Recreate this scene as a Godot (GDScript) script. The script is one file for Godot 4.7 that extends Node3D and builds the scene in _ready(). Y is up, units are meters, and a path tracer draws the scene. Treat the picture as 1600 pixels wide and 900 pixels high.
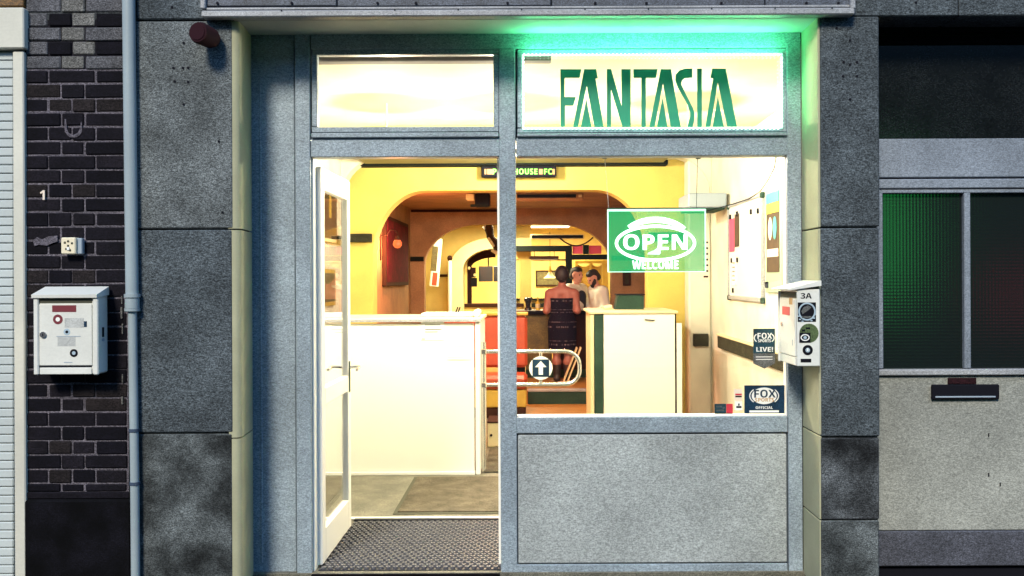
extends Node3D
# Street front of a small cafe at dusk: stone pillars, painted shop front, lit rooms behind.
# Metres, y up. The pillar faces stand in the plane z = 0, depth d runs into the building (z = -d).

const FOCAL := 1500.0
const DIST := 5.0
const EYE := 1.62
const VX := 830.0
const VY := 435.0
const ROLL := 0.0045

var M := {}
var cache := {}
var rng := RandomNumberGenerator.new()
var used := {}

# ------------------------------------------------------------------ survey: photograph measure -> metres at a known depth
func sc(d: float) -> float:
	return FOCAL / (DIST + d)
func wx(px: float, d: float, py := 435.0) -> float:
	return ((px - VX) - ROLL * (py - VY)) / sc(d)
func wy(py: float, d: float, px := 830.0) -> float:
	return EYE - ((py - VY) + ROLL * (px - VX)) / sc(d)
func at(px: float, py: float, d: float) -> Vector3:
	return Vector3(wx(px, d, py), wy(py, d, px), -d)

# ------------------------------------------------------------------ nodes
func numbered(called: String) -> String:
	if not used.has(called):
		used[called] = 0
		return called
	used[called] += 1
	return "%s_%03d" % [called, used[called]]

func thing(called: String, label: String, category: String, pos := Vector3.ZERO, group := "") -> Node3D:
	var o := Node3D.new()
	o.name = numbered(called)
	add_child(o)
	o.position = pos
	o.set_meta("label", label)
	o.set_meta("category", category)
	if group != "":
		o.set_meta("group", group)
	return o

func part(parent: Node, called: String, mesh: Mesh, m: Material, pos := Vector3.ZERO, rot := Vector3.ZERO) -> MeshInstance3D:
	var o := MeshInstance3D.new()
	o.name = called
	o.mesh = mesh
	o.material_override = m
	parent.add_child(o, true)
	o.position = pos
	o.rotation = rot
	return o

func holder(parent: Node, called: String, pos := Vector3.ZERO) -> Node3D:
	var o := Node3D.new()
	o.name = called
	parent.add_child(o, true)
	o.position = pos
	return o

func structure(called: String, mesh: Mesh, m: Material, pos := Vector3.ZERO, rot := Vector3.ZERO) -> MeshInstance3D:
	var o := part(self, numbered(called), mesh, m, pos, rot)
	o.set_meta("kind", "structure")
	return o

# a box whose front face covers a measured rectangle at depth d; child coordinates relative to parent node
func slab(parent: Node3D, called: String, x0: float, y0: float, x1: float, y1: float, d: float, thick: float, m: Material, bev := 0.003) -> MeshInstance3D:
	var s := sc(d)
	var c := at((x0 + x1) / 2, (y0 + y1) / 2, d)
	c.z -= thick / 2
	var o := part(parent, called, box(Vector3((x1 - x0) / s, (y1 - y0) / s, thick), bev), m)
	o.position = c - origin_of(parent)
	return o

func origin_of(n: Node) -> Vector3:
	var p := Vector3.ZERO
	while n is Node3D and n != self:
		p += (n as Node3D).position
		n = n.get_parent()
	return p

func boxw(parent: Node, called: String, lo: Vector3, hi: Vector3, m: Material, bev := 0.003) -> MeshInstance3D:
	return part(parent, called, box(hi - lo, bev), m, (lo + hi) / 2 - origin_of(parent))

# ------------------------------------------------------------------ meshes
func tri(st: SurfaceTool, a: Vector3, b: Vector3, c: Vector3, n: Vector3) -> void:
	if (a - c).cross(a - b).dot(n) < 0:
		var t := b
		b = c
		c = t
	for v in [a, b, c]:
		st.set_normal(n)
		st.add_vertex(v)

func quad(st: SurfaceTool, a: Vector3, b: Vector3, c: Vector3, d: Vector3, n: Vector3) -> void:
	tri(st, a, b, c, n)
	tri(st, a, c, d, n)

func start() -> SurfaceTool:
	var st := SurfaceTool.new()
	st.begin(Mesh.PRIMITIVE_TRIANGLES)
	return st

func box(size: Vector3, bev := 0.003) -> ArrayMesh:
	var key := "b%.4f,%.4f,%.4f,%.4f" % [size.x, size.y, size.z, bev]
	if cache.has(key):
		return cache[key]
	var st := start()
	add_box(st, Vector3.ZERO, size, bev)
	cache[key] = st.commit()
	return cache[key]

func add_box(st: SurfaceTool, c: Vector3, size: Vector3, bev := 0.0) -> void:
	var h := size / 2
	var b: float = minf(bev, minf(h.x, minf(h.y, h.z)) * 0.49)
	for ax in 3:
		var u := (ax + 1) % 3
		var v := (ax + 2) % 3
		for s in [-1.0, 1.0]:
			var n := Vector3.ZERO
			n[ax] = s
			var q := []
			for k in [[-1, -1], [1, -1], [1, 1], [-1, 1]]:
				var p := Vector3.ZERO
				p[ax] = s * h[ax]
				p[u] = k[0] * (h[u] - b)
				p[v] = k[1] * (h[v] - b)
				q.append(c + p)
			quad(st, q[0], q[1], q[2], q[3], n)
	if b <= 0:
		return
	for ax in 3:
		var u := (ax + 1) % 3
		var v := (ax + 2) % 3
		for su in [-1.0, 1.0]:
			for sv in [-1.0, 1.0]:
				var n := Vector3.ZERO
				n[u] = su
				n[v] = sv
				n = n.normalized()
				var a := Vector3.ZERO
				a[u] = su * h[u]
				a[v] = sv * (h[v] - b)
				var e := Vector3.ZERO
				e[u] = su * (h[u] - b)
				e[v] = sv * h[v]
				var l := h[ax] - b
				var a0 := a
				var a1 := a
				var e0 := e
				var e1 := e
				a0[ax] = -l
				a1[ax] = l
				e0[ax] = -l
				e1[ax] = l
				quad(st, c + a0, c + a1, c + e1, c + e0, n)
	for sx in [-1.0, 1.0]:
		for sy in [-1.0, 1.0]:
			for sz in [-1.0, 1.0]:
				var g := Vector3(sx, sy, sz)
				tri(st, c + g * Vector3(h.x, h.y - b, h.z - b), c + g * Vector3(h.x - b, h.y, h.z - b), c + g * Vector3(h.x - b, h.y - b, h.z), g.normalized())

# polygon in xy pushed from z1 (front) back to z0
func prism(pts: PackedVector2Array, z0: float, z1: float) -> ArrayMesh:
	var st := start()
	add_prism(st, pts, z0, z1)
	return st.commit()

func add_prism(st: SurfaceTool, pts: PackedVector2Array, z0: float, z1: float) -> void:
	var idx := Geometry2D.triangulate_polygon(pts)
	for k in range(0, idx.size(), 3):
		var a := pts[idx[k]]
		var b := pts[idx[k + 1]]
		var c := pts[idx[k + 2]]
		tri(st, Vector3(a.x, a.y, z1), Vector3(b.x, b.y, z1), Vector3(c.x, c.y, z1), Vector3.BACK)
		tri(st, Vector3(a.x, a.y, z0), Vector3(b.x, b.y, z0), Vector3(c.x, c.y, z0), Vector3.FORWARD)
	var area := 0.0
	for k in pts.size():
		var a := pts[k]
		var b := pts[(k + 1) % pts.size()]
		area += a.x * b.y - b.x * a.y
	for k in pts.size():
		var a := pts[k]
		var b := pts[(k + 1) % pts.size()]
		var e := (b - a).normalized()
		var n := Vector3(e.y, -e.x, 0) * (1.0 if area > 0 else -1.0)
		quad(st, Vector3(a.x, a.y, z0), Vector3(b.x, b.y, z0), Vector3(b.x, b.y, z1), Vector3(a.x, a.y, z1), n)

func tube(path: Array, r, n := 10, closed := false) -> ArrayMesh:
	var st := start()
	add_tube(st, path, r, n, closed)
	return st.commit()

func add_tube(st: SurfaceTool, path: Array, r, n := 10, closed := false) -> void:
	var rings := []
	var cnt := path.size()
	var up := Vector3.UP
	var t0: Vector3 = (path[1] - path[0]).normalized()
	if absf(t0.dot(up)) > 0.9:
		up = Vector3.RIGHT
	var side := t0.cross(up).normalized()
	for i in cnt:
		var t: Vector3
		if closed:
			t = (path[(i + 1) % cnt] - path[(i + cnt - 1) % cnt]).normalized()
		else:
			t = (path[mini(i + 1, cnt - 1)] - path[maxi(i - 1, 0)]).normalized()
		side = (side - t * side.dot(t)).normalized()
		var up2 := t.cross(side)
		var rad: float = r if not r is Array else r[i]
		var ring := []
		for k in n:
			var a := TAU * k / n
			var nn: Vector3 = side * cos(a) + up2 * sin(a)
			ring.append([path[i] + nn * rad, nn])
		rings.append(ring)
	for i in (cnt if closed else cnt - 1):
		var A: Array = rings[i]
		var B: Array = rings[(i + 1) % cnt]
		for k in n:
			var k2 := (k + 1) % n
			smooth_quad(st, A[k], A[k2], B[k2], B[k])
	if not closed:
		for e in [[0, -1.0], [cnt - 1, 1.0]]:
			var ring: Array = rings[e[0]]
			var tt: Vector3 = (path[1] - path[0]).normalized() if e[0] == 0 else (path[cnt - 1] - path[cnt - 2]).normalized()
			for k in range(1, n - 1):
				tri(st, ring[0][0], ring[k][0], ring[k + 1][0], tt * e[1])

func smooth_quad(st: SurfaceTool, a: Array, b: Array, c: Array, d: Array) -> void:
	var m: Vector3 = a[1] + b[1] + c[1] + d[1]
	for t in [[a, b, c], [a, c, d]]:
		var q: Array = t
		if (q[0][0] - q[2][0]).cross(q[0][0] - q[1][0]).dot(m) < 0:
			q = [t[0], t[2], t[1]]
		for v in q:
			st.set_normal(v[1])
			st.add_vertex(v[0])

# profile of (radius, height) turned about y
func lathe(prof: Array, n := 24) -> ArrayMesh:
	var st := start()
	for i in prof.size() - 1:
		var a: Vector2 = prof[i]
		var b: Vector2 = prof[i + 1]
		var e := (b - a).normalized()
		for k in n:
			var t0 := TAU * k / n
			var t1 := TAU * (k + 1) / n
			var d0 := Vector3(cos(t0), 0, sin(t0))
			var d1 := Vector3(cos(t1), 0, sin(t1))
			var n0 := d0 * e.y - Vector3.UP * e.x
			var n1 := d1 * e.y - Vector3.UP * e.x
			if a.x > 0 and b.x > 0:
				smooth_quad(st, [d0 * a.x + Vector3.UP * a.y, n0], [d1 * a.x + Vector3.UP * a.y, n1], [d1 * b.x + Vector3.UP * b.y, n1], [d0 * b.x + Vector3.UP * b.y, n0])
			elif a.x <= 0:
				tri(st, Vector3.UP * a.y, d0 * b.x + Vector3.UP * b.y, d1 * b.x + Vector3.UP * b.y, (n0 + n1).normalized())
			else:
				tri(st, Vector3.UP * b.y, d0 * a.x + Vector3.UP * a.y, d1 * a.x + Vector3.UP * a.y, (n0 + n1).normalized())
	return st.commit()

func disc(r: float, thick: float, n := 24) -> ArrayMesh:
	return lathe([Vector2(0, 0), Vector2(r, 0), Vector2(r, thick), Vector2(0, thick)], n)

func words(t: String, height: float, depth := 0.002, bold := true, serif := false) -> TextMesh:
	var key := "t%s%.4f%.4f%s" % [t, height, depth, bold]
	if cache.has(key):
		return cache[key]
	var f := SystemFont.new()
	f.font_names = PackedStringArray(["Droid Serif" if serif else "Droid Sans"])
	f.font_weight = 700 if bold else 400
	var tm := TextMesh.new()
	tm.text = t
	tm.font = f
	tm.font_size = 64
	tm.pixel_size = height / 46.0
	tm.depth = depth
	tm.curve_step = 4.0
	cache[key] = tm
	return tm

# ------------------------------------------------------------------ smooth bodies (surface nets over blended tapered capsules)
func capsule(p: Vector3, a: Vector3, b: Vector3, ra: float, rb: float) -> float:
	var ab := b - a
	var l := ab.length_squared()
	var t := 0.0
	if l > 0.0:
		t = clampf((p - a).dot(ab) / l, 0.0, 1.0)
	return (p - a - ab * t).length() - lerpf(ra, rb, t)

func nets(st: SurfaceTool, bones: Array, cell: float, k: float) -> void:
	var lo := Vector3.ONE * 1e9
	var hi := -lo
	for q in bones:
		var r: float = maxf(q[2], q[3])
		lo = lo.min(q[0] - Vector3.ONE * r).min(q[1] - Vector3.ONE * r)
		hi = hi.max(q[0] + Vector3.ONE * r).max(q[1] + Vector3.ONE * r)
	lo -= Vector3.ONE * cell * 3
	hi += Vector3.ONE * cell * 3
	var nx := int((hi.x - lo.x) / cell) + 1
	var ny := int((hi.y - lo.y) / cell) + 1
	var nz := int((hi.z - lo.z) / cell) + 1
	var v := PackedFloat32Array()
	v.resize(nx * ny * nz)
	v.fill(1.0)
	for q in bones:
		var r: float = maxf(q[2], q[3]) + k + cell * 2
		var b0: Vector3 = (q[0].min(q[1]) - Vector3.ONE * r - lo) / cell
		var b1: Vector3 = (q[0].max(q[1]) + Vector3.ONE * r - lo) / cell
		for iy in range(maxi(0, int(b0.y)), mini(ny, int(b1.y) + 1)):
			for iz in range(maxi(0, int(b0.z)), mini(nz, int(b1.z) + 1)):
				for ix in range(maxi(0, int(b0.x)), mini(nx, int(b1.x) + 1)):
					var d := capsule(lo + Vector3(ix, iy, iz) * cell, q[0], q[1], q[2], q[3])
					var i := (iy * nz + iz) * nx + ix
					var o := v[i]
					var h := maxf(k - absf(d - o), 0.0) / k
					v[i] = minf(d, o) - h * h * k * 0.25
	var sx := 1
	var sz := nx
	var sy := nx * nz
	var id := PackedInt32Array()
	id.resize(v.size())
	id.fill(-1)
	var pts := PackedVector3Array()
	var nor := PackedVector3Array()
	var corner := [0, sx, sz, sx + sz, sy, sy + sx, sy + sz, sy + sx + sz]
	var edges := [[0, 1], [0, 2], [0, 4], [1, 3], [1, 5], [2, 3], [2, 6], [3, 7], [4, 5], [4, 6], [5, 7], [6, 7]]
	var off := [Vector3(0, 0, 0), Vector3(1, 0, 0), Vector3(0, 0, 1), Vector3(1, 0, 1), Vector3(0, 1, 0), Vector3(1, 1, 0), Vector3(0, 1, 1), Vector3(1, 1, 1)]
	for iy in ny - 1:
		for iz in nz - 1:
			for ix in nx - 1:
				var i := (iy * nz + iz) * nx + ix
				var neg := 0
				for c in 8:
					if v[i + corner[c]] < 0.0:
						neg += 1
				if neg == 0 or neg == 8:
					continue
				var sum := Vector3.ZERO
				var n := 0
				for e in edges:
					var a: float = v[i + corner[e[0]]]
					var b: float = v[i + corner[e[1]]]
					if (a < 0.0) != (b < 0.0):
						var oa: Vector3 = off[e[0]]
						var ob: Vector3 = off[e[1]]
						sum += oa.lerp(ob, a / (a - b))
						n += 1
				id[i] = pts.size()
				pts.append(lo + (Vector3(ix, iy, iz) + sum / n) * cell)
				var g := Vector3.ZERO
				for c in 8:
					g += (off[c] - Vector3.ONE * 0.5) * v[i + corner[c]]
				nor.append(g.normalized())
	for iy in range(1, ny - 1):
		for iz in range(1, nz - 1):
			for ix in range(1, nx - 1):
				var i := (iy * nz + iz) * nx + ix
				for ax in [[sx, sy, sz], [sy, sx, sz], [sz, sx, sy]]:
					if (v[i] < 0.0) == (v[i + ax[0]] < 0.0):
						continue
					var q := [id[i], id[i - ax[1]], id[i - ax[1] - ax[2]], id[i - ax[2]]]
					if q.min() < 0:
						continue
					smooth_quad(st, [pts[q[0]], nor[q[0]]], [pts[q[1]], nor[q[1]]], [pts[q[2]], nor[q[2]]], [pts[q[3]], nor[q[3]]])

func grown(bones: Array, by: float) -> Array:
	var out := []
	for q in bones:
		out.append([q[0], q[1], q[2] + by, q[3] + by])
	return out

func nets_mesh(bones: Array, cell: float, k: float) -> ArrayMesh:
	var st := start()
	nets(st, bones, cell, k)
	return st.commit()

# ------------------------------------------------------------------ materials
func grain_image(n: int, sd: int, grain: float, freq: float, blotch: float, spots := 0.0, lowest := 0.05) -> ImageTexture:
	var fn := FastNoiseLite.new()
	fn.seed = sd
	fn.frequency = freq
	fn.fractal_octaves = 4
	var bl := fn.get_seamless_image(n, n).get_data()
	var r := RandomNumberGenerator.new()
	r.seed = sd
	var out := PackedByteArray()
	out.resize(n * n)
	var prev := 0.5
	for i in n * n:
		var w := r.randf()
		prev = prev * 0.35 + w * 0.65
		var b: float = bl[i] / 255.0
		var val := (1.0 - blotch * (1.0 - b)) * (1.0 - grain * prev)
		if spots > 0.0 and w > 1.0 - spots:
			val = minf(1.0, val * 2.1)
		out[i] = int(255.0 * clampf(val, lowest, 1.0))
	return ImageTexture.create_from_image(Image.create_from_data(n, n, false, Image.FORMAT_L8, out))

func mat(called: String, c: Color, rough := 0.7, tex: Texture2D = null, scale := 0.3, bump := 0.0, metal := 0.0) -> StandardMaterial3D:
	var m := StandardMaterial3D.new()
	m.resource_name = called
	m.albedo_color = c.linear_to_srgb()
	m.roughness = rough
	m.metallic = metal
	if tex:
		m.albedo_texture = tex
		m.uv1_triplanar = true
		m.uv1_world_triplanar = true
		m.uv1_scale = Vector3.ONE * scale
		if bump > 0:
			m.heightmap_enabled = true
			m.heightmap_texture = tex
			m.heightmap_scale = bump
	if rough > 0.75:
		m.metallic_specular = 0.25
	M[called] = m
	return m

func glow(called: String, c: Color, energy: float, base := Color(0.5, 0.5, 0.5)) -> StandardMaterial3D:
	var m := mat(called, base, 0.5)
	m.emission_enabled = true
	m.emission = c.linear_to_srgb()
	m.emission_energy_multiplier = energy
	return m

func glass(called: String, c: Color, alpha: float, rough := 0.02) -> StandardMaterial3D:
	var m := mat(called, c, rough)
	m.transparency = BaseMaterial3D.TRANSPARENCY_ALPHA
	m.albedo_color.a = alpha
	return m

func make_materials() -> void:
	var speck := grain_image(1024, 3, 0.82, 0.008, 0.3, 0.06)
	var dark_speck := grain_image(1024, 8, 0.85, 0.008, 0.8, 0.05, 0.05)
	var weather := grain_image(1024, 15, 0.78, 0.009, 0.72, 0.06, 0.08)
	var paint := grain_image(1024, 21, 0.46, 0.004, 0.2)
	var soft := grain_image(512, 33, 0.05, 0.008, 0.12)
	var carpet := grain_image(512, 40, 0.75, 0.01, 0.35)
	mat("stone_light", Color(0.44, 0.49, 0.51), 0.85, speck, 0.36, 0.12)
	mat("stone_mid", Color(0.26, 0.31, 0.35), 0.85, speck, 0.31, 0.12)
	mat("stone_dark", Color(0.25, 0.28, 0.34), 0.85, speck, 0.33, 0.12)
	mat("stone_weathered", Color(0.40, 0.45, 0.47), 0.9, weather, 0.37, 0.12)
	mat("stone_black", Color(0.42, 0.46, 0.50), 0.9, dark_speck, 0.39, 0.12)
	mat("granite", Color(0.24, 0.28, 0.37), 0.6, speck, 0.4, 0.03)
	mat("brick_a", Color(0.026, 0.022, 0.036), 0.85, speck, 0.5, 0.1)
	mat("brick_b", Color(0.016, 0.014, 0.026), 0.85, speck, 0.47, 0.1)
	mat("brick_c", Color(0.036, 0.030, 0.045), 0.85, speck, 0.44, 0.1)
	mat("brick_d", Color(0.060, 0.048, 0.052), 0.85, speck, 0.4, 0.1)
	mat("brick_grey", Color(0.36, 0.36, 0.40), 0.9, speck, 0.42, 0.1)
	mat("brick_pale", Color(0.48, 0.47, 0.45), 0.9, speck, 0.45, 0.1)
	mat("mortar", Color(0.42, 0.38, 0.46), 0.95, carpet, 0.8, 0.15)
	mat("mortar_dark", Color(0.06, 0.055, 0.075), 0.95, carpet, 0.8, 0.15)
	mat("plinth", Color(0.02, 0.019, 0.032), 0.9, dark_speck, 0.5, 0.12)
	mat("frame_paint", Color(0.58, 0.70, 0.80), 0.42, paint, 0.3, 0.02)
	mat("panel_paint", Color(0.76, 0.82, 0.82), 0.42, paint, 0.27, 0.02)
	mat("groove", Color(0.05, 0.07, 0.11), 0.8)
	mat("pipe", Color(0.36, 0.43, 0.46), 0.45, soft, 0.4)
	mat("aluminium", Color(0.66, 0.67, 0.70), 0.4, paint, 0.4)
	mat("render_cream", Color(0.46, 0.45, 0.30), 0.8, soft, 0.5, 0.05)
	mat("soffit", Color(0.55, 0.58, 0.55), 0.7, soft, 0.5)
	mat("shutter", Color(0.55, 0.60, 0.60), 0.5, soft, 0.35)
	mat("shutter_frame", Color(0.72, 0.70, 0.60), 0.5, soft, 0.3)
	mat("orange", Color(0.55, 0.26, 0.05), 0.6, carpet, 0.6)
	mat("box_white", Color(0.82, 0.82, 0.76), 0.45, soft, 0.35)
	mat("red_dark", Color(0.16, 0.02, 0.03), 0.5)
	mat("oxblood", Color(0.022, 0.005, 0.009), 0.8)
	mat("red_label", Color(0.55, 0.03, 0.05), 0.5)
	mat("orange_label", Color(0.5, 0.28, 0.10), 0.6)
	mat("black", Color(0.006, 0.006, 0.010), 0.8)
	mat("hole", Color(0.01, 0.01, 0.015), 0.9)
	mat("steel", Color(0.55, 0.55, 0.55), 0.25, null, 1, 0, 0.9)
	mat("chrome", Color(0.75, 0.74, 0.7), 0.18, null, 1, 0, 0.9)
	mat("grey_blue_label", Color(0.35, 0.45, 0.52), 0.5)
	mat("faded_print", Color(0.95, 0.97, 0.94), 0.6, paint, 0.9)
	mat("cream_plastic", Color(0.74, 0.66, 0.48), 0.5)
	mat("grey_plastic", Color(0.30, 0.36, 0.42), 0.5)
	mat("white", Color(0.82, 0.81, 0.77), 0.5)
	mat("wall_white", Color(0.80, 0.77, 0.64), 0.75, soft, 0.5)
	mat("wall_yellow", Color(0.76, 0.58, 0.13), 0.75, soft, 0.4)
	mat("wall_ochre", Color(0.66, 0.36, 0.17), 0.75, paint, 0.5)
	mat("wall_gold", Color(0.78, 0.60, 0.20), 0.75, soft, 0.4)
	mat("ceiling", Color(0.78, 0.73, 0.53), 0.8, soft, 0.4)
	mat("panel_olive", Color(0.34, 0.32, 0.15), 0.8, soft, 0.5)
	mat("blind_grey", Color(0.24, 0.22, 0.20), 0.8, soft, 0.5)
	mat("panel_white", Color(0.84, 0.83, 0.76), 0.35)
	mat("trim_green", Color(0.055, 0.12, 0.085), 0.8, paint, 0.5)
	mat("trim_olive", Color(0.13, 0.125, 0.075), 0.8, carpet, 0.7)
	mat("dark_beam", Color(0.006, 0.009, 0.009), 0.85)
	mat("floor_beige", Color(0.50, 0.47, 0.36), 0.6, speck, 0.5)
	mat("floor_wood", Color(0.48, 0.25, 0.06), 0.4, soft, 0.6)
	mat("mat_brown", Color(0.40, 0.34, 0.25), 0.95, speck, 0.6, 0.2)
	mat("mat_edge", Color(0.08, 0.08, 0.06), 0.9)
	mat("rubber", Color(0.010, 0.011, 0.022), 0.38)
	mat("rubber_worn", Color(0.10, 0.10, 0.115), 0.45)
	mat("pavement", Color(0.06, 0.06, 0.075), 0.9, speck, 0.4, 0.1)
	mat("road", Color(0.05, 0.05, 0.06), 0.9, speck, 0.5, 0.1)
	mat("street_wall", Color(0.10, 0.08, 0.08), 0.9, soft, 0.4)
	mat("neighbour_beige", Color(0.60, 0.61, 0.55), 0.55, paint, 0.3)
	mat("neighbour_blue", Color(0.44, 0.50, 0.60), 0.5, paint, 0.33)
	mat("neighbour_plinth", Color(0.24, 0.25, 0.32), 0.7, speck, 0.34)
	mat("dark_glass", Color(0.03, 0.036, 0.04), 0.14, speck, 0.37)
	var ribbed := mat("ribbed_glass", Color(0.008, 0.012, 0.012), 0.13)
	var ri := Image.create(32, 32, false, Image.FORMAT_L8)
	for y in 32:
		for x in 32:
			var q := 0.5 + 0.25 * sin(TAU * x / 32.0) + 0.25 * sin(TAU * y / 32.0)
			ri.set_pixel(x, y, Color(q, q, q))
	ribbed.heightmap_enabled = true
	ribbed.heightmap_texture = ImageTexture.create_from_image(ri)
	ribbed.heightmap_scale = 0.02
	ribbed.uv1_triplanar = true
	ribbed.uv1_world_triplanar = true
	ribbed.uv1_scale = Vector3.ONE * 55.0
	mat("vinyl_green", Color(0.02, 0.27, 0.16), 0.5)
	mat("sticker_blue", Color(0.02, 0.11, 0.24), 0.4, carpet, 1.5)
	mat("sticker_teal", Color(0.02, 0.16, 0.24), 0.4, carpet, 1.5)
	mat("sticker_grey", Color(0.36, 0.37, 0.36), 0.5, carpet, 1.5)
	mat("sticker_pale", Color(0.78, 0.66, 0.55), 0.5)
	mat("sticker_green", Color(0.32, 0.48, 0.18), 0.5, carpet, 1.5)
	mat("magenta", Color(0.62, 0.06, 0.16), 0.6)
	mat("whiteboard", Color(0.85, 0.86, 0.80), 0.2)
	mat("poster_teal", Color(0.05, 0.34, 0.30), 0.5)
	mat("poster_yellow", Color(0.75, 0.66, 0.05), 0.5)
	mat("poster_brown", Color(0.20, 0.12, 0.05), 0.6, carpet, 2.0)
	mat("poster_green", Color(0.28, 0.38, 0.26), 0.5)
	mat("leather_red", Color(0.42, 0.07, 0.03), 0.4, soft, 1.0)
	mat("wood_dark", Color(0.045, 0.018, 0.012), 0.8, soft, 1.0)
	mat("wood_gold", Color(0.55, 0.36, 0.05), 0.5, soft, 1.0)
	mat("bar_front", Color(0.40, 0.29, 0.06), 0.6, carpet, 0.8)
	mat("bar_top", Color(0.30, 0.27, 0.20), 0.3)
	mat("screen_black", Color(0.01, 0.012, 0.02), 0.2)
	mat("picture_red", Color(0.30, 0.012, 0.05), 0.9, carpet, 0.9)
	mat("picture_print", Color(0.42, 0.36, 0.12), 0.6, carpet, 2.2)
	mat("maroon", Color(0.07, 0.02, 0.028), 0.8, carpet, 0.8)
	mat("skin_woman", Color(0.27, 0.10, 0.085), 0.55)
	mat("skin_man", Color(0.62, 0.30, 0.24), 0.55)
	mat("hair", Color(0.012, 0.008, 0.014), 0.6)
	mat("shirt", Color(0.82, 0.82, 0.80), 0.75)
	mat("vest", Color(0.012, 0.016, 0.04), 0.7)
	mat("boots", Color(0.02, 0.015, 0.02), 0.5)
	mat("bottle", Color(0.65, 0.50, 0.08), 0.2)
	mat("ornament_brown", Color(0.13, 0.06, 0.03), 0.8, carpet, 1.5)
	mat("plaster_pale", Color(0.80, 0.70, 0.42), 0.7, soft, 0.6)
	glass("pane", Color(0.05, 0.07, 0.07), 0.015)
	var ac := glass("acrylic", Color(0.02, 0.26, 0.10), 0.48, 0.3)
	ac.emission_enabled = true
	ac.emission = Color(0.0, 0.42, 0.12).linear_to_srgb()
	ac.emission_energy_multiplier = 0.62
	glow("led_white", Color(0.75, 1.0, 0.88), 2.2)
	glow("led_edge", Color(0.35, 1.0, 0.65), 1.1)
	glow("led_green", Color(0.22, 0.85, 0.05), 3.0, Color(0.05, 0.3, 0.02))
	glow("led_amber", Color(0.55, 0.28, 0.08), 0.7, Color(0.2, 0.1, 0.03))
	glow("bead", Color(0.5, 1.0, 0.8), 4.0)
	glow("ceiling_glow", Color(1.0, 0.96, 0.80), 2.5, Color(0.8, 0.8, 0.75))
	glow("bulb_red", Color(1.0, 0.13, 0.03), 1.2, Color(0, 0, 0))
	glow("bulb_warm", Color(1.0, 0.85, 0.45), 3.0)
	glow("street_green", Color(0.04, 0.75, 0.14), 2.6, Color(0.02, 0.3, 0.08))
	glow("street_red", Color(0.8, 0.03, 0.12), 0.9, Color(0.3, 0.02, 0.04))
	var pat := Image.create(128, 128, false, Image.FORMAT_RGB8)
	pat.fill(Color(0.07, 0.05, 0.12))
	var r := RandomNumberGenerator.new()
	r.seed = 5
	for row in [12, 20, 44, 54, 82, 92, 116]:
		for x in 128:
			if r.randf() < (0.75 if row in [20, 54, 92] else 0.45):
				for dy in (1 if row in [20, 54, 92] else 3):
					var g := r.randf_range(0.25, 0.6)
					pat.set_pixel(x, row + dy, Color(g, g * 0.9, g * 0.95))
	var dress := mat("dress_print", Color(1, 1, 1), 0.8)
	dress.albedo_texture = ImageTexture.create_from_image(pat)

func area(parent: Node, called: String, pos: Vector3, dir: Vector3, size: Vector2, c: Color, e: float) -> void:
	var l := AreaLight3D.new()
	l.name = called
	parent.add_child(l, true)
	l.area_size = size
	l.light_color = c.linear_to_srgb()
	l.light_energy = e
	l.shadow_enabled = true
	l.area_range = 14.0
	l.position = pos
	var up := Vector3.UP if absf(dir.normalized().y) < 0.9 else Vector3.BACK
	l.basis = Basis.looking_at(dir, up)

func omni(parent: Node, pos: Vector3, c: Color, e: float, size := 0.04) -> void:
	var l := OmniLight3D.new()
	l.name = "lamp_light"
	parent.add_child(l, true)
	l.position = pos
	l.light_color = c.linear_to_srgb()
	l.light_energy = e
	l.light_size = size
	l.omni_range = 12.0
	l.omni_attenuation = 2.0
	l.shadow_enabled = true

# ==================================================================
func _ready() -> void:
	rng.seed = 77
	# camera
	var cam := Camera3D.new()
	cam.name = "camera"
	cam.projection = Camera3D.PROJECTION_FRUSTUM
	cam.near = 0.1
	cam.far = 200.0
	cam.size = 0.1 * 900.0 / FOCAL
	cam.frustum_offset = Vector2(-30.0, -15.0) / FOCAL * 0.1
	add_child(cam)
	cam.position = Vector3(0, EYE, DIST)
	cam.rotation.z = -ROLL
	cam.current = true
	# dusk sky
	var env := Environment.new()
	var sky := Sky.new()
	var sm := ProceduralSkyMaterial.new()
	sm.sky_top_color = Color(0.33, 0.54, 0.78)
	sm.sky_horizon_color = Color(0.55, 0.68, 0.80)
	sm.ground_bottom_color = Color(0.05, 0.05, 0.07)
	sm.ground_horizon_color = Color(0.25, 0.28, 0.36)
	sm.sky_curve = 0.2
	sm.sun_angle_max = 1.0
	sky.sky_material = sm
	env.background_mode = Environment.BG_SKY
	env.sky = sky
	env.background_energy_multiplier = 1.5
	env.tonemap_mode = Environment.TONE_MAPPER_LINEAR
	env.tonemap_exposure = 1.4
	env.sdfgi_enabled = true
	env.ssao_enabled = true
	env.ssil_enabled = true
	var we := WorldEnvironment.new()
	we.name = "world_environment"
	we.environment = env
	add_child(we)
	# street light from high on the left, in front of the facade
	var sun := DirectionalLight3D.new()
	sun.name = "street_glow"
	sun.light_color = Color(1.0, 0.97, 0.90)
	sun.light_energy = 0.92
	sun.light_angular_distance = 13.0
	sun.shadow_enabled = true
	add_child(sun)
	sun.basis = Basis.looking_at(Vector3(0.30, -0.80, -1.0), Vector3.UP)

	make_materials()
	build_ground()
	build_rooms()
	build_left_side()
	build_pillars()
	build_shop_front()
	build_neighbour()
	build_street()
	build_vestibule_things()
	build_back_things()
	build_people()
	build_window_things()
	build_post_boxes()

# ------------------------------------------------------------------ ground and rooms
func wbox(called: String, lo: Vector3, hi: Vector3, m: String) -> MeshInstance3D:
	return structure(called, box(hi - lo, 0.004), M[m], (lo + hi) / 2)

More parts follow.
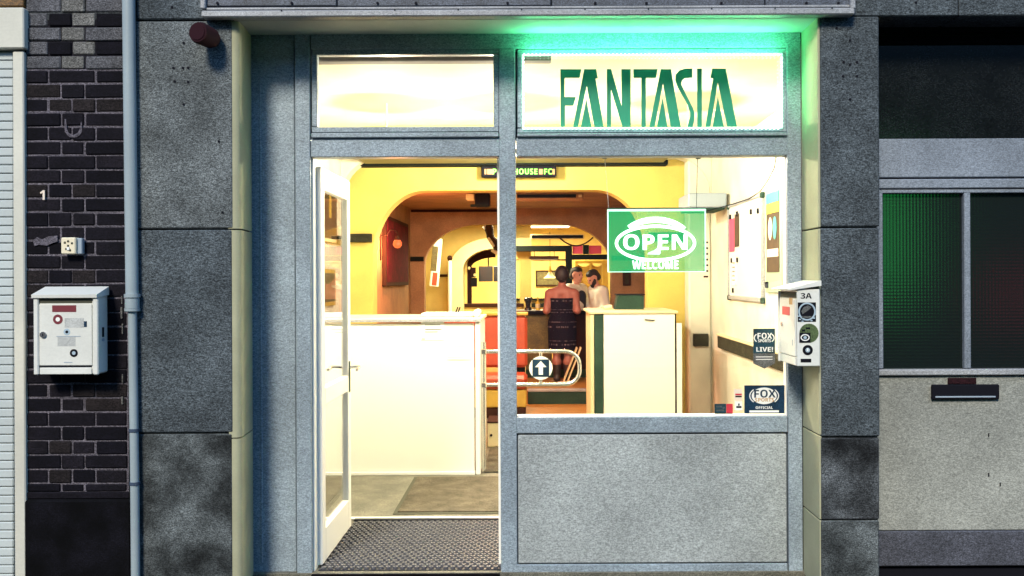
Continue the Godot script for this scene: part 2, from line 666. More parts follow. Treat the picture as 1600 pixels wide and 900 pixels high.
func build_ground() -> void:
	wbox("pavement", Vector3(-9, -0.3, -0.29), Vector3(11, -0.03, 3.2), "pavement")
	wbox("road", Vector3(-30, -0.4, 3.2), Vector3(30, -0.16, 12.0), "road")
	wbox("far_pavement", Vector3(-30, -0.4, 12.0), Vector3(30, -0.03, 15.0), "pavement")
	wbox("interior_floor", Vector3(-2.1, -0.3, -7.33), Vector3(2.0, 0.0, -0.29), "floor_beige")
	wbox("wood_floor", Vector3(-0.40, 0.0, -7.33), Vector3(1.89, 0.006, -3.2), "floor_wood")
	wbox("rear_floor", Vector3(-2.2, -0.3, -14.2), Vector3(2.2, 0.18, -7.335), "floor_wood")
	var t := thing("floor_step", "dark green step with pale metal nosing below the bar", "step")
	boxw(t, "riser", Vector3(-0.05, 0.007, -7.34), Vector3(1.6, 0.165, -7.30), M.trim_green, 0.004)
	boxw(t, "nosing", Vector3(-0.05, 0.166, -7.42), Vector3(1.6, 0.20, -7.29), M.aluminium, 0.006)

func arch(called: String, label: String, xl: float, xr: float, ytop: float, yspring: float, rx: float, xo0: float, xo1: float, yb: float, yt: float, d: float, thick: float, m: String) -> Node3D:
	var p := PackedVector2Array([Vector2(xl, yb), Vector2(xo0, yb), Vector2(xo0, yt), Vector2(xo1, yt), Vector2(xo1, yb), Vector2(xr, yb)])
	var n := 14
	for k in n + 1:
		var a := PI / 2 * k / n
		p.append(Vector2(xr - rx + rx * cos(a), yspring + (ytop - yspring) * sin(a)))
	for k in n + 1:
		var a := PI / 2 * (n - k) / n
		p.append(Vector2(xl + rx - rx * cos(a), yspring + (ytop - yspring) * sin(a)))
	var t := thing(called, label, "wall", Vector3(0, 0, -d))
	part(t, "wall", prism(p, -thick, 0), M[m])
	return t

func build_rooms() -> void:
	# entrance room
	wbox("left_wall", Vector3(-2.1, 0, -5.4), Vector3(-2.0, 3.0, -0.5), "wall_white")
	wbox("right_wall", Vector3(1.9, 0, -5.4), Vector3(2.0, 3.0, -0.41), "wall_white")
	wbox("ceiling", Vector3(-2.1, 2.9, -5.7), Vector3(2.0, 3.0, -0.385), "ceiling")
	var t := arch("arched_wall", "bright yellow wall with wide rounded arch behind the counters", -1.715, 1.264, 2.577, 1.86, 0.57, -2.0, 1.9, 0.0, 2.9, 5.4, 0.28, "wall_yellow")
	boxw(t, "capital", Vector3(-1.995, 2.02, -5.399), Vector3(-1.72, 2.11, -5.33), M.trim_olive)
	boxw(t, "capital", Vector3(1.27, 2.02, -5.399), Vector3(1.64, 2.11, -5.33), M.trim_olive)
	boxw(t, "top_beam", Vector3(-1.9, 2.825, -5.398), Vector3(1.46, 2.875, -5.2), M.dark_beam)
	boxw(t, "pilaster", Vector3(1.66, 0.0, -5.399), Vector3(1.899, 2.899, -5.12), M.wall_white, 0.02)
	for side in [-1.0, 1.0]:
		var f := PackedVector2Array([Vector2(0, 0), Vector2(-0.42, 0)])
		for k in range(1, 13):
			var a := PI / 2 * k / 12
			f.append(Vector2(-0.42 + 0.42 * sin(a), -0.42 + 0.42 * cos(a)))
		for k in f.size():
			f[k].x *= side
		part(t, "cove", prism(f, -0.22, 0.0), M.wall_white, Vector3(1.898 if side > 0 else -1.998, 2.898, 0.31))
	# dropped ceiling panel with rounded front corners
	var pts := PackedVector2Array()
	for k in 13:
		var a := PI / 2 * k / 12
		pts.append(Vector2(-1.45 + 0.45 * (1 - sin(a)) * 1.0, 3.9 - 0.55 * (1 - cos(a)) ))
	pts.clear()
	for k in 13:
		var a := PI / 2 * k / 12
		pts.append(Vector2(-1.0 - 0.75 * cos(a), 3.40 - 0.40 * sin(a)))
	for k in 13:
		var a := PI / 2 * (12 - k) / 12
		pts.append(Vector2(0.75 + 0.65 * cos(a), 3.40 - 0.40 * sin(a)))
	pts.append(Vector2(1.4, 5.15))
	pts.append(Vector2(-1.75, 5.15))
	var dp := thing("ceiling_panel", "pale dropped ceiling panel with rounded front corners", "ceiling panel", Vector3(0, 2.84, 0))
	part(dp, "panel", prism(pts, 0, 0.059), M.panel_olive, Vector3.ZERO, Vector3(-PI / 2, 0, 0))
	var bb := thing("blind_box", "pale grey roller blind box inside the plain transom window", "blind")
	boxw(bb, "cassette", Vector3(-1.30, 2.853, -0.52), Vector3(-0.20, 2.899, -0.43), M.blind_grey, 0.006)
	var bb2 := thing("blind_box", "short pale grey blind box inside the lettered transom window", "blind")
	boxw(bb2, "cassette", Vector3(-0.06, 2.853, -0.52), Vector3(0.12, 2.899, -0.43), M.blind_grey, 0.006)
	# middle room
	wbox("left_wall", Vector3(-1.95, 0, -9.7), Vector3(-1.85, 2.8, -5.685), "wall_ochre")
	wbox("right_wall", Vector3(1.85, 0, -9.7), Vector3(1.95, 2.8, -5.685), "wall_ochre")
	wbox("ceiling", Vector3(-1.95, 2.69, -9.9), Vector3(1.95, 2.8, -5.705), "wall_ochre")
	var t2 := arch("arched_wall", "brown ochre wall with second arch behind the bar", -1.637, 1.225, 2.453, 1.816, 0.85, -1.85, 1.85, 0.18, 2.69, 9.7, 0.22, "wall_ochre")
	boxw(t2, "capital", Vector3(-1.845, 1.89, -9.699), Vector3(-1.64, 1.96, -9.64), M.dark_beam)
	boxw(t2, "capital", Vector3(1.23, 1.89, -9.699), Vector3(1.845, 1.96, -9.64), M.dark_beam)
	# bar room
	wbox("left_wall", Vector3(-2.2, 0, -14.2), Vector3(-2.1, 2.8, -9.92), "wall_gold")
	wbox("right_wall", Vector3(2.1, 0, -14.2), Vector3(2.2, 2.8, -9.92), "wall_gold")
	wbox("ceiling", Vector3(-2.2, 2.6, -14.2), Vector3(2.2, 2.72, -9.92), "wall_gold")
	wbox("back_wall", Vector3(-2.1, 0.18, -14.2), Vector3(2.1, 2.6, -14.0), "wall_gold")
	# small closing pieces between rooms
	wbox("closing_wall", Vector3(-2.1, 0, -9.92), Vector3(-1.95, 2.8, -9.70), "wall_ochre")
	wbox("closing_wall", Vector3(1.95, 0, -9.92), Vector3(2.2, 2.8, -9.70), "wall_ochre")
	# hatch wall on the left of the bar room
	var d := 12.0
	var s := sc(d)
	var t3 := arch("hatch_wall", "yellow wall with small arched serving hatch left of the bar", (730 - 830) / s, (812 - 830) / s, 1.62 + 48 / s, 1.62 + 22 / s, 0.35, -2.09, 0.0, 0.181, 2.59, d, 0.25, "wall_gold")
	boxw(t3, "hatch_counter", Vector3((722 - 830) / s, 0.19, -12.2), Vector3((815 - 830) / s, 1.62 - 44 / s, -11.9), M.wall_gold, 0.01)
	boxw(t3, "hatch_shelf", Vector3((720 - 830) / s, 1.62 - 43.9 / s, -12.25), Vector3((818 - 830) / s, 1.62 - 39 / s, -11.86), M.wood_dark)
	boxw(t3, "reveal", Vector3((724 - 830) / s, 1.62 - 39 / s, -12.24), Vector3((736 - 830) / s, 1.62 + 20 / s, -12.02), M.maroon)
	boxw(t3, "chair_rail", Vector3((675 - 830) / s, 1.62 + 3 / s, -11.999), Vector3((716 - 830) / s, 1.62 + 7 / s, -11.96), M.wood_dark)
	# projecting pale arch round the hatch
	var band := PackedVector2Array()
	var xa := (706 - 830) / s
	var xb := (726 - 830) / s
	var xc := (836 - 830) / s
	band.append(Vector2(xb, 0.185))
	band.append(Vector2(xa, 0.185))
	for q in 15:
		var a := PI / 2 * q / 14
		band.append(Vector2(xa + 0.75 * (1 - cos(a)), 1.62 + 16 / s + 0.52 * sin(a)))
	band.append(Vector2(xc - 0.06, 1.62 + 16 / s + 0.52))
	band.append(Vector2(xc - 0.06, 1.62 + 16 / s + 0.34))
	for q in 15:
		var a := PI / 2 * (14 - q) / 14
		band.append(Vector2(xb + 0.56 * (1 - cos(a)), 1.62 + 14 / s + 0.36 * sin(a)))
	part(t3, "arch_band", prism(band, 0.002, 0.42), M.plaster_pale)
	var hood := PackedVector2Array()
	for k in 11:
		var a := PI * 0.5 * k / 10
		hood.append(Vector2(-1.2 + 0.55 * (1 - cos(a)), 1.80 + 0.38 * sin(a)))
	for k in 11:
		var a := PI * 0.5 * (10 - k) / 10
		hood.append(Vector2(-1.08 + 0.45 * (1 - cos(a)), 1.80 + 0.20 * sin(a)))
	part(t3, "arch_lining", prism(hood, -0.2, -0.03), M.maroon)

# ------------------------------------------------------------------ shutter, brick wall, rain pipe
func build_left_side() -> void:
	var t := thing("roller_shutter", "white ribbed roller shutter in pale frame at far left", "shutter")
	slab(t, "guide_rail", 21, 80, 38.5, 905, 0.0, 0.06, M.shutter_frame, 0.006)
	slab(t, "shutter_box", -260, 12, 37, 76, -0.02, 0.2, M.shutter_frame, 0.006)
	slab(t, "back_plate", -260, 80, 22, 905, 0.05, 0.02, M.shutter, 0.0)
	var y := 82.0
	while y < 905:
		slab(t, "slat", -260, y, 20.6, y + 12.6, 0.025, 0.02, M.shutter, 0.008)
		y += 13.6
	var b := thing("shop_sign_board", "strip of an orange brown sign above the white shutter box", "sign")
	slab(b, "board", -260, -120, 36, 10, 0.0, 0.1, M.orange, 0.004)
	# brick wall
	var w := thing("brick_wall", "dark brick wall with pale mortar beside the rain pipe", "wall")
	slab(w, "mortar_bed", 38, 108, 200, 770, 0.029, 0.2, M.mortar, 0.0)
	slab(w, "mortar_bed", 38, -150, 200, 108, 0.032, 0.2, M.mortar_dark, 0.0)
	slab(w, "plinth", 36, 781, 205, 910, 0.0, 0.24, M.plinth, 0.012)
	slab(w, "plinth_ledge", 37, 769, 203, 780, 0.015, 0.2, M.brick_a, 0.006)
	var pitch := 22.3
	var top := 110.0 - pitch * 10
	var row := 0
	while top < 768:
		var upper := top < 108
		var cuts := [39.0, 75.0, 112.0, 149.0, 199.0] if row % 2 == 0 else [39.0, 95.0, 132.0, 199.0]
		if row % 6 == 4:
			cuts = [39.0, 75.0, 149.0, 199.0]
		for k in cuts.size() - 1:
			var m: Material = [M.brick_a, M.brick_b, M.brick_c, M.brick_a, M.brick_b, M.brick_d][rng.randi() % 6]
			if upper:
				if row % 2 == 0:
					m = [M.brick_grey, M.brick_b, M.brick_pale, M.brick_b][k]
				else:
					m = [M.brick_grey, M.brick_pale, M.brick_grey][k]
			var g := 1.1
			var bottom := minf(top + pitch - 2.4, 768)
			slab(w, "brick", cuts[k] + g + rng.randf_range(-0.4, 0.4), top + rng.randf_range(-0.4, 0.4), cuts[k + 1] - g + rng.randf_range(-0.4, 0.4), bottom + rng.randf_range(-0.8, 0.5), 0.02 + rng.randf_range(0, 0.006), 0.06, m, rng.randi_range(3, 7) * 0.001).rotation.z = rng.randf_range(-0.010, 0.010)
		top += pitch
		row += 1
	# broken mortar and paint marks
	var hook: Array = []
	for k in 9:
		var a := PI * k / 8
		hook.append(at(114.5 - 12 * cos(a), 200 + 13 * sin(a), 0.018))
	hook.push_front(at(102, 186, 0.018))
	hook.append(at(127, 190, 0.018))
	var hp := part(w, "mortar_patch", tube(hook, [0.004, 0.007, 0.009, 0.007, 0.010, 0.008, 0.011, 0.009, 0.010, 0.006, 0.003], 6), M.mortar)
	hp.scale.z = 0.25
	hp.position.z = -0.0145
	var smear := PackedVector2Array()
	for q in [[52, 373], [58, 367], [66, 371], [76, 366], [90, 365], [90, 374], [83, 376], [74, 380], [60, 379], [54, 381]]:
		smear.append(Vector2(wx(q[0], 0.018), wy(q[1], 0.018)))
	part(w, "paint_smear", prism(smear, -0.022, -0.0165), M.mortar)
	for q in [[189, 463, 2, 12], [188, 480, 3, 18], [190, 506, 2, 16], [190, 585, 2, 14], [189, 620, 3, 12]]:
		slab(w, "paint_drip", q[0], q[1], q[0] + q[2], q[1] + q[3], 0.016, 0.01, M.brick_pale, 0.002)
	var n := thing("house_number", "small white house number one on dark bricks", "number")
	part(n, "numeral", words("1", wx(100, 0) - wx(85, 0), 0.006), M.sticker_pale, at(67.5, 305, 0.014))
	# bell plate
	var bell := thing("doorbell", "cream doorbell plate with grey side above the left mailbox", "doorbell")
	slab(bell, "plate", 95, 371, 118, 397, -0.03, 0.05, M.cream_plastic, 0.005)
	slab(bell, "side_plate", 118.5, 372, 128, 397, -0.012, 0.032, M.grey_plastic, 0.004)
	for q in [[101, 379], [106, 384], [112, 380], [103, 389], [109, 391], [106, 377]]:
		slab(bell, "rosette", q[0] - 1.6, q[1] - 1.6, q[0] + 1.6, q[1] + 1.6, -0.033, 0.006, M.mat_edge, 0.002)
	slab(bell, "button", 104, 386, 108, 391, -0.036, 0.006, M.white, 0.003)
	# rain pipe
	var p := thing("rain_pipe", "pale blue grey rain pipe between brick wall and stone pillar", "pipe")
	part(p, "upper_pipe", tube([at(200, -120, -0.03), at(201, 0, -0.03), at(206.5, 470, -0.03)], 0.032, 16), M.pipe)
	part(p, "lower_pipe", tube([at(206.5, 460, -0.03), at(209, 640, -0.03), at(210.5, 740, -0.03), at(212, 910, -0.03)], 0.0225, 16), M.pipe)
	for q in [[462, 0.040, 0.018], [474, 0.036, 0.05], [484, 0.039, 0.014]]:
		var c := at(206.6, q[0], -0.03)
		part(p, "collar", tube([c + Vector3(0, q[2] / 2, 0), c - Vector3(0, q[2] / 2, 0)], q[1], 16), M.pipe)
	for q in [[672, 209.5], [755, 210.8]]:
		var c := at(q[1], q[0], -0.03)
		part(p, "bracket", tube([c + Vector3(0, 0.008, 0), c - Vector3(0, 0.008, 0)], 0.027, 14), M.groove)

# ------------------------------------------------------------------ pillars, lintel, fascia
func holes(t: Node3D, list: Array, d: float) -> void:
	for q in list:
		var h := part(t, "anchor_hole", disc(0.0065, 0.003, 10), M.hole, at(q[0], q[1], d), Vector3(PI / 2, 0, 0))
		h.position -= origin_of(t)

func build_pillars() -> void:
	var t := thing("stone_pillar", "left grey stone pillar between rain pipe and open door", "pillar")
	slab(t, "stone_slab", 212, 33, 363, 357, 0.0, 0.5, M.stone_light, 0.006)
	slab(t, "stone_slab", 212, 359.4, 363, 676, 0.0, 0.5, M.stone_mid, 0.006)
	slab(t, "stone_slab", 212, 678.4, 363, 925, 0.0, 0.5, M.stone_weathered, 0.006)
	boxw(t, "core", Vector3(wx(208, 0), -0.03, -0.5), Vector3(wx(361, 0), 3.0, -0.02), M.stone_black, 0.0)
	# rounded cream reveal lining
	for q in [[33, 357], [359.4, 684], [686, 925]]:
		var pts := PackedVector2Array([Vector2(0, 0), Vector2(0.012, 0)])
		pts.clear()
		pts.append(Vector2(-0.02, 0.30))
		pts.append(Vector2(-0.02, 0.004))
		for k in 9:
			var a := PI / 2 * k / 8
			pts.append(Vector2(0.012 + 0.028 * sin(a), 0.004 + 0.028 * (1 - cos(a))))
		pts.append(Vector2(0.018, 0.30))
		var h := wy(q[0], 0) - wy(q[1], 0)
		part(t, "reveal_lining", prism(pts, 0, h), M.render_cream, Vector3(wx(362.5, 0), wy(q[1], 0, 362), 0), Vector3(-PI / 2, 0, 0))
	holes(t, [[271, 106], [286, 106], [294, 106], [273, 127], [294, 128], [287, 163], [287, 67], [342, 221], [348, 332]], -0.001)
	# wall lamp
	var l := thing("wall_spotlight", "dark red round spotlight fixed high on the left stone pillar", "spotlight")
	var a0 := at(309, 50, -0.16)
	var a1 := at(334, 62, -0.02)
	part(l, "housing", tube([a0, a0.lerp(a1, 0.12), a0.lerp(a1, 0.8), a1], [0.050, 0.056, 0.052, 0.04], 20), M.oxblood)
	part(l, "front_cap", tube([a0 + (a0 - a1).normalized() * 0.004, a0 + (a1 - a0).normalized() * 0.01], 0.04, 20), M.oxblood)
	part(l, "mount", tube([a1.lerp(a0, 0.1), Vector3(a1.x, a1.y, 0.0)], 0.022, 12), M.oxblood)
	var r := thing("stone_pillar", "right dark grey stone pillar beside the 3A mailbox", "pillar")
	slab(r, "stone_slab", 1282.5, 26, 1374, 354, 0.0, 0.5, M.stone_mid, 0.006)
	slab(r, "stone_slab", 1282.5, 356.4, 1374, 682, 0.0, 0.5, M.stone_mid, 0.006)
	slab(r, "stone_slab", 1282.5, 684.4, 1374, 812, 0.0, 0.5, M.stone_black, 0.006)
	slab(r, "stone_slab", 1282.5, 813.6, 1374, 925, 0.0, 0.5, M.stone_weathered, 0.006)
	boxw(r, "core", Vector3(wx(1285, 0), -0.03, -0.5), Vector3(wx(1372, 0), 3.0, -0.02), M.stone_black, 0.0)
	for q in [[26, 355], [357.4, 680], [682, 812], [814, 925]]:
		boxw(r, "reveal_lining", Vector3(wx(1279.5, 0), wy(q[1], 0, 1282), -0.31), Vector3(wx(1283.2, 0), wy(q[0], 0, 1282), -0.004), M.render_cream, 0.006)
	holes(r, [[1307, 44], [1328, 63], [1318, 97], [1328, 101], [1339, 97], [1317, 119], [1339, 119], [1328, 155]], -0.001)
	# lintel
	var lt := thing("stone_lintel", "grey stone lintel band running above the shop front", "lintel")
	for q in [[-400, 211], [213, 525], [527, 840], [842, 1180], [1182, 1497], [1499, 1800], [1802, 2100]]:
		if q[0] < 0:
			continue
		slab(lt, "stone_block", q[0], -160, q[1], 27.5 - ROLL * ((q[0] + q[1]) / 2.0 - VX), 0.001, 0.3, M.stone_mid, 0.006)
	boxw(lt, "core", Vector3(-3.6, 2.985, -0.9), Vector3(6, 4.2, -0.03), M.stone_black, 0.0)
	holes(lt, [[269, 11], [1431, 4]], 0.0)
	boxw(lt, "soffit", Vector3(wx(366, 0), 2.972, -0.31), Vector3(wx(1281, 0), 2.984, -0.012), M.soffit, 0.002)
	# fascia board
	var f := thing("fascia_sign_board", "dark granite fascia in pale metal frame above the shop", "fascia")
	slab(f, "bottom_trim", 314, 14, 1336, 24.5, -0.07, 0.068, M.aluminium, 0.006)
	slab(f, "bottom_lip", 322, 9.5, 1328, 13.4, -0.055, 0.05, M.aluminium, 0.003)
	slab(f, "end_trim", 312, -160, 320, 13.4, -0.07, 0.068, M.aluminium, 0.005)
	slab(f, "end_trim", 1329, -160, 1337, 13.4, -0.07, 0.068, M.aluminium, 0.005)
	for q in [[322, 525], [527, 860], [862, 1194], [1196, 1327]]:
		slab(f, "granite_panel", q[0], -160, q[1], 9, -0.045, 0.04, M.granite, 0.003)
	for x in [340, 456, 590, 650, 793, 930, 1010, 1127, 1260, 1310]:
		part(f, "bolt", disc(0.007, 0.005, 10), M.hole, at(x, 5, -0.047), Vector3(PI / 2, 0, 0))
	for x in [440, 617, 716, 815, 914, 1013, 1112, 1211, 1300]:
		part(f, "screw", disc(0.004, 0.003, 8), M.hole, at(x, 14.8 - (x - 830) * 0.0045, -0.071), Vector3(PI / 2, 0, 0))

# ------------------------------------------------------------------ shop front
func sash(t: Node3D, x0: float, y0: float, x1: float, y1: float, w: float, d: float, gm: Material) -> void:
	slab(t, "sash_rail", x0, y0, x1, y0 + w, d, 0.05, M.frame_paint, 0.004)
	slab(t, "sash_rail", x0, y1 - w, x1, y1, d, 0.05, M.frame_paint, 0.004)
	slab(t, "sash_stile", x0, y0 + w + 0.2, x0 + w, y1 - w - 0.2, d, 0.05, M.frame_paint, 0.004)
	slab(t, "sash_stile", x1 - w, y0 + w + 0.2, x1, y1 - w - 0.2, d, 0.05, M.frame_paint, 0.004)
	slab(t, "glazing_stop", x0 - 4, y0 - 4, x0 + w - 1.5, y1 + 12, d + 0.06, 0.02, M.groove, 0.0)
	slab(t, "glazing_stop", x1 - w + 1.5, y0 - 4, x1 + 4, y1 + 12, d + 0.06, 0.02, M.groove, 0.0)
	slab(t, "glazing_stop", x0 + w - 1.4, y0 - 4, x1 - w + 1.4, y0 + w - 1.5, d + 0.06, 0.02, M.groove, 0.0)
	slab(t, "glazing_stop", x0 + w - 1.4, y1 - w + 1.5, x1 - w + 1.4, y1 + 12, d + 0.06, 0.02, M.groove, 0.0)
	slab(t, "glass_pane", x0 + w - 1, y0 + w - 1, x1 - w + 1, y1 - w + 1, d + 0.025, 0.006, gm, 0.0)

func build_shop_front() -> void:
	var d := 0.30
	var t := thing("storefront", "pale blue grey painted shop front frame with two transom windows", "shop front")
	slab(t, "side_board", 384, 50, 461.4, 902, d + 0.028, 0.09, M.frame_paint, 0.004)
	slab(t, "joint_backing", 452, 50, 474, 902, d + 0.12, 0.01, M.groove, 0.0)
	slab(t, "side_bead", 406, 120, 409, 880, d + 0.024, 0.02, M.frame_paint, 0.002)
	slab(t, "post", 462, 50, 485.6, 902, d, 0.10, M.frame_paint, 0.004)
	slab(t, "post", 1231, 50, 1253, 902, d, 0.10, M.frame_paint, 0.004)
	slab(t, "top_rail", 485.6, 50, 1231, 75.6, d, 0.10, M.frame_paint, 0.004)
	slab(t, "mullion", 781, 75.6, 806.6, 902, d, 0.10, M.frame_paint, 0.004)
	slab(t, "middle_rail", 485.6, 216, 781, 245, d, 0.10, M.frame_paint, 0.004)
	slab(t, "middle_rail", 806.6, 214, 1231, 243.6, d, 0.10, M.frame_paint, 0.004)
	slab(t, "window_rail", 806.6, 651.5, 1231, 676.5, d, 0.10, M.frame_paint, 0.004)
	slab(t, "bottom_rail", 806.6, 881.5, 1231, 902, d, 0.10, M.frame_paint, 0.004)
	slab(t, "panel", 809.6, 679, 1229.4, 879.4, d + 0.002, 0.03, M.panel_paint, 0.004)
	slab(t, "panel_backing", 807, 676.8, 1230.6, 881.3, d + 0.035, 0.05, M.groove, 0.0)
	slab(t, "drip_sill", 486, 207, 779, 214.6, d - 0.018, 0.02, M.frame_paint, 0.004)
	slab(t, "drip_sill", 808, 207.6, 1230, 212.6, d - 0.018, 0.02, M.frame_paint, 0.004)
	slab(t, "door_sill", 486, 897, 781, 904, d - 0.02, 0.16, M.plinth, 0.004)
	var lw := holder(t, "transom_window", at(489, 206, d + 0.03))
	sash(lw, 487, 77, 779.4, 206.6, 8.5, d + 0.006, M.pane)
	var rw := holder(t, "transom_window", at(810, 206, d + 0.03))
	sash(rw, 808.2, 76, 1229.6, 207.2, 7.5, d + 0.006, M.pane)
	# large window pane with slim white inner bead
	slab(t, "window_pane", 806, 243, 1231, 652, d + 0.05, 0.006, M.pane, 0.0)
	slab(t, "window_bead", 1227.6, 244, 1230.6, 651, d + 0.03, 0.06, M.white, 0.002)
	slab(t, "window_bead", 807, 648.6, 1227, 651.2, d + 0.03, 0.06, M.white, 0.002)
	slab(t, "door_jamb", 485.8, 246, 491, 893, d + 0.03, 0.09, M.white, 0.003)
	slab(t, "door_jamb", 778, 246, 782, 893, d + 0.103, 0.06, M.white, 0.003)
	# lettering on the right transom
	var k := 310.0 / 1600.0
	var glyph := {
		"letter_f": [[[80, 145], [250, 145], [235, 215], [115, 215], [115, 370], [205, 370], [185, 440], [118, 440], [118, 610], [82, 610]]],
		"letter_a": [[[272, 145], [370, 145], [383, 220], [364, 220], [430, 612], [355, 612], [293, 280], [222, 612], [182, 612]], [[290, 385], [332, 612], [245, 612]]],
		"letter_n": [[[455, 145], [490, 145], [575, 445], [572, 145], [648, 145], [648, 612], [580, 612], [490, 310], [490, 612], [455, 612]]],
		"letter_t": [[[670, 145], [865, 145], [852, 215], [770, 215], [770, 612], [733, 612], [733, 215], [670, 215]]],
		"letter_a_": [[[890, 145], [972, 145], [1052, 612], [970, 612], [908, 262], [840, 612], [797, 612]], [[905, 375], [945, 612], [858, 612]]],
		"letter_s": [[[1145, 140], [1090, 140], [1040, 155], [1010, 190], [1006, 235], [1026, 290], [1105, 430], [1126, 490], [1126, 530], [1095, 655], [1135, 655], [1160, 560], [1163, 500], [1150, 460], [1075, 310], [1055, 265], [1062, 235], [1085, 218], [1145, 215]]],
		"letter_i": [[[1182, 140], [1222, 140], [1222, 612], [1184, 612]]],
		"letter_a__": [[[1305, 140], [1415, 140], [1505, 608], [1425, 608], [1350, 255], [1290, 610], [1250, 610], [1312, 220], [1290, 215]], [[1350, 365], [1400, 610], [1308, 610]]]}
	var dl := d + 0.0295
	for g in glyph:
		var st := start()
		for poly in glyph[g]:
			var pts := PackedVector2Array()
			for q in poly:
				var w := at(860 + q[0] * k, 80 + q[1] * k, dl)
				pts.append(Vector2(w.x, w.y))
			add_prism(st, pts, -0.0012, 0.0)
		var o := part(rw, str(g).rstrip("_"), st.commit(), M.vinyl_green)
		o.position = Vector3(0, 0, -dl) - origin_of(rw)
	# light strip round the right transom
	var ls := thing("led_light_strip", "glowing green white light strip round the lettered transom window", "light strip")
	var e0 := [817.5, 85.5]
	var e1 := [1221.5, 200.5]
	slab(ls, "strip_tape", 816, 84, 1223, 86.5, d + 0.0005, 0.005, M.led_edge, 0.001)
	slab(ls, "strip_tape", 816, 199, 1223, 201.5, d + 0.0005, 0.005, M.led_edge, 0.001)
	slab(ls, "strip_tape", 816, 87, 818.4, 198.6, d + 0.0005, 0.005, M.led_edge, 0.001)
	slab(ls, "strip_tape", 1220.6, 87, 1223, 198.6, d + 0.0005, 0.005, M.led_edge, 0.001)
	var st := start()
	var bead := func(px: float, py: float) -> void:
		var c := at(px, py, d - 0.006)
		add_tube(st, [c + Vector3(0, 0, 0.004), c - Vector3(0, 0, 0.004)], 0.0058, 6)
	var x := 819.0
	while x < 1221:
		bead.call(x, e0[1])
		bead.call(x, e1[1])
		x += 6.3
	var y := 91.0
	while y < 198:
		bead.call(e0[0], y)
		bead.call(e1[0], y)
		y += 6.3
	var bm := part(ls, "light_bead", st.commit(), M.bead)
	bm.set_meta("kind", "stuff")
	var green := Color(0.09, 1.0, 0.37)
	var mid := at(1020, 84, d - 0.06)
	area(ls, "strip_light", mid, Vector3(0, 1.0, -0.16), Vector2(1.4, 0.02), green, 0.6)
	area(ls, "strip_light", at(1221, 142, d - 0.03), Vector3(0.7, 0.1, 0.7), Vector2(0.02, 0.38), green, 0.06)
	area(ls, "strip_light", at(818, 142, d - 0.03), Vector3(-0.6, 0.2, 0.7), Vector2(0.02, 0.38), green, 0.02)
	area(ls, "strip_light", at(1020, 203, d + 0.06), Vector3(0, 0.4, -1.0), Vector2(1.4, 0.02), green, 0.06)
	# door leaf, swung inwards
	var dr := thing("open_door", "white framed glass door swung open into the shop", "door")
	var dx0 := -1.222
	var dx1 := -1.180
	var z0 := -0.40
	var z1 := -1.26
	boxw(dr, "hinge_stile", Vector3(dx0, 0.012, z0 - 0.09), Vector3(dx1, 2.255, z0), M.white, 0.004)
	boxw(dr, "lock_stile", Vector3(dx0, 0.012, z1), Vector3(dx1, 2.255, z1 + 0.085), M.white, 0.004)
	boxw(dr, "top_rail", Vector3(dx0, 2.13, z1 + 0.0855), Vector3(dx1, 2.254, z0 - 0.0905), M.white, 0.004)
	boxw(dr, "bottom_rail", Vector3(dx0, 0.013, z1 + 0.0855), Vector3(dx1, 0.20, z0 - 0.0905), M.white, 0.004)
	boxw(dr, "lock_rail", Vector3(dx0, 0.90, z1 + 0.0855), Vector3(dx1, 1.0, z0 - 0.0905), M.white, 0.004)
	boxw(dr, "glass_pane", Vector3(-1.204, 1.0, z1 + 0.08), Vector3(-1.198, 2.14, z0 - 0.08), M.pane, 0.0)
	boxw(dr, "glass_pane", Vector3(-1.204, 0.19, z1 + 0.08), Vector3(-1.198, 0.91, z0 - 0.08), M.pane, 0.0)
	for side in [-1.0, 1.0]:
		var hx: float = -1.201 + side * 0.02
		var h := part(dr, "handle", tube([Vector3(hx, 1.05, -1.21), Vector3(hx + side * 0.055, 1.055, -1.21), Vector3(hx + side * 0.07, 1.053, -1.20), Vector3(hx + side * 0.072, 1.045, -1.09)], 0.009, 10), M.steel)
		part(dr, "lock_plate", box(Vector3(0.004, 0.20, 0.035), 0.001), M.trim_green, Vector3(hx + side * 0.003, 0.99, -1.213))
		h.set_meta("label", "thin steel lever handle")

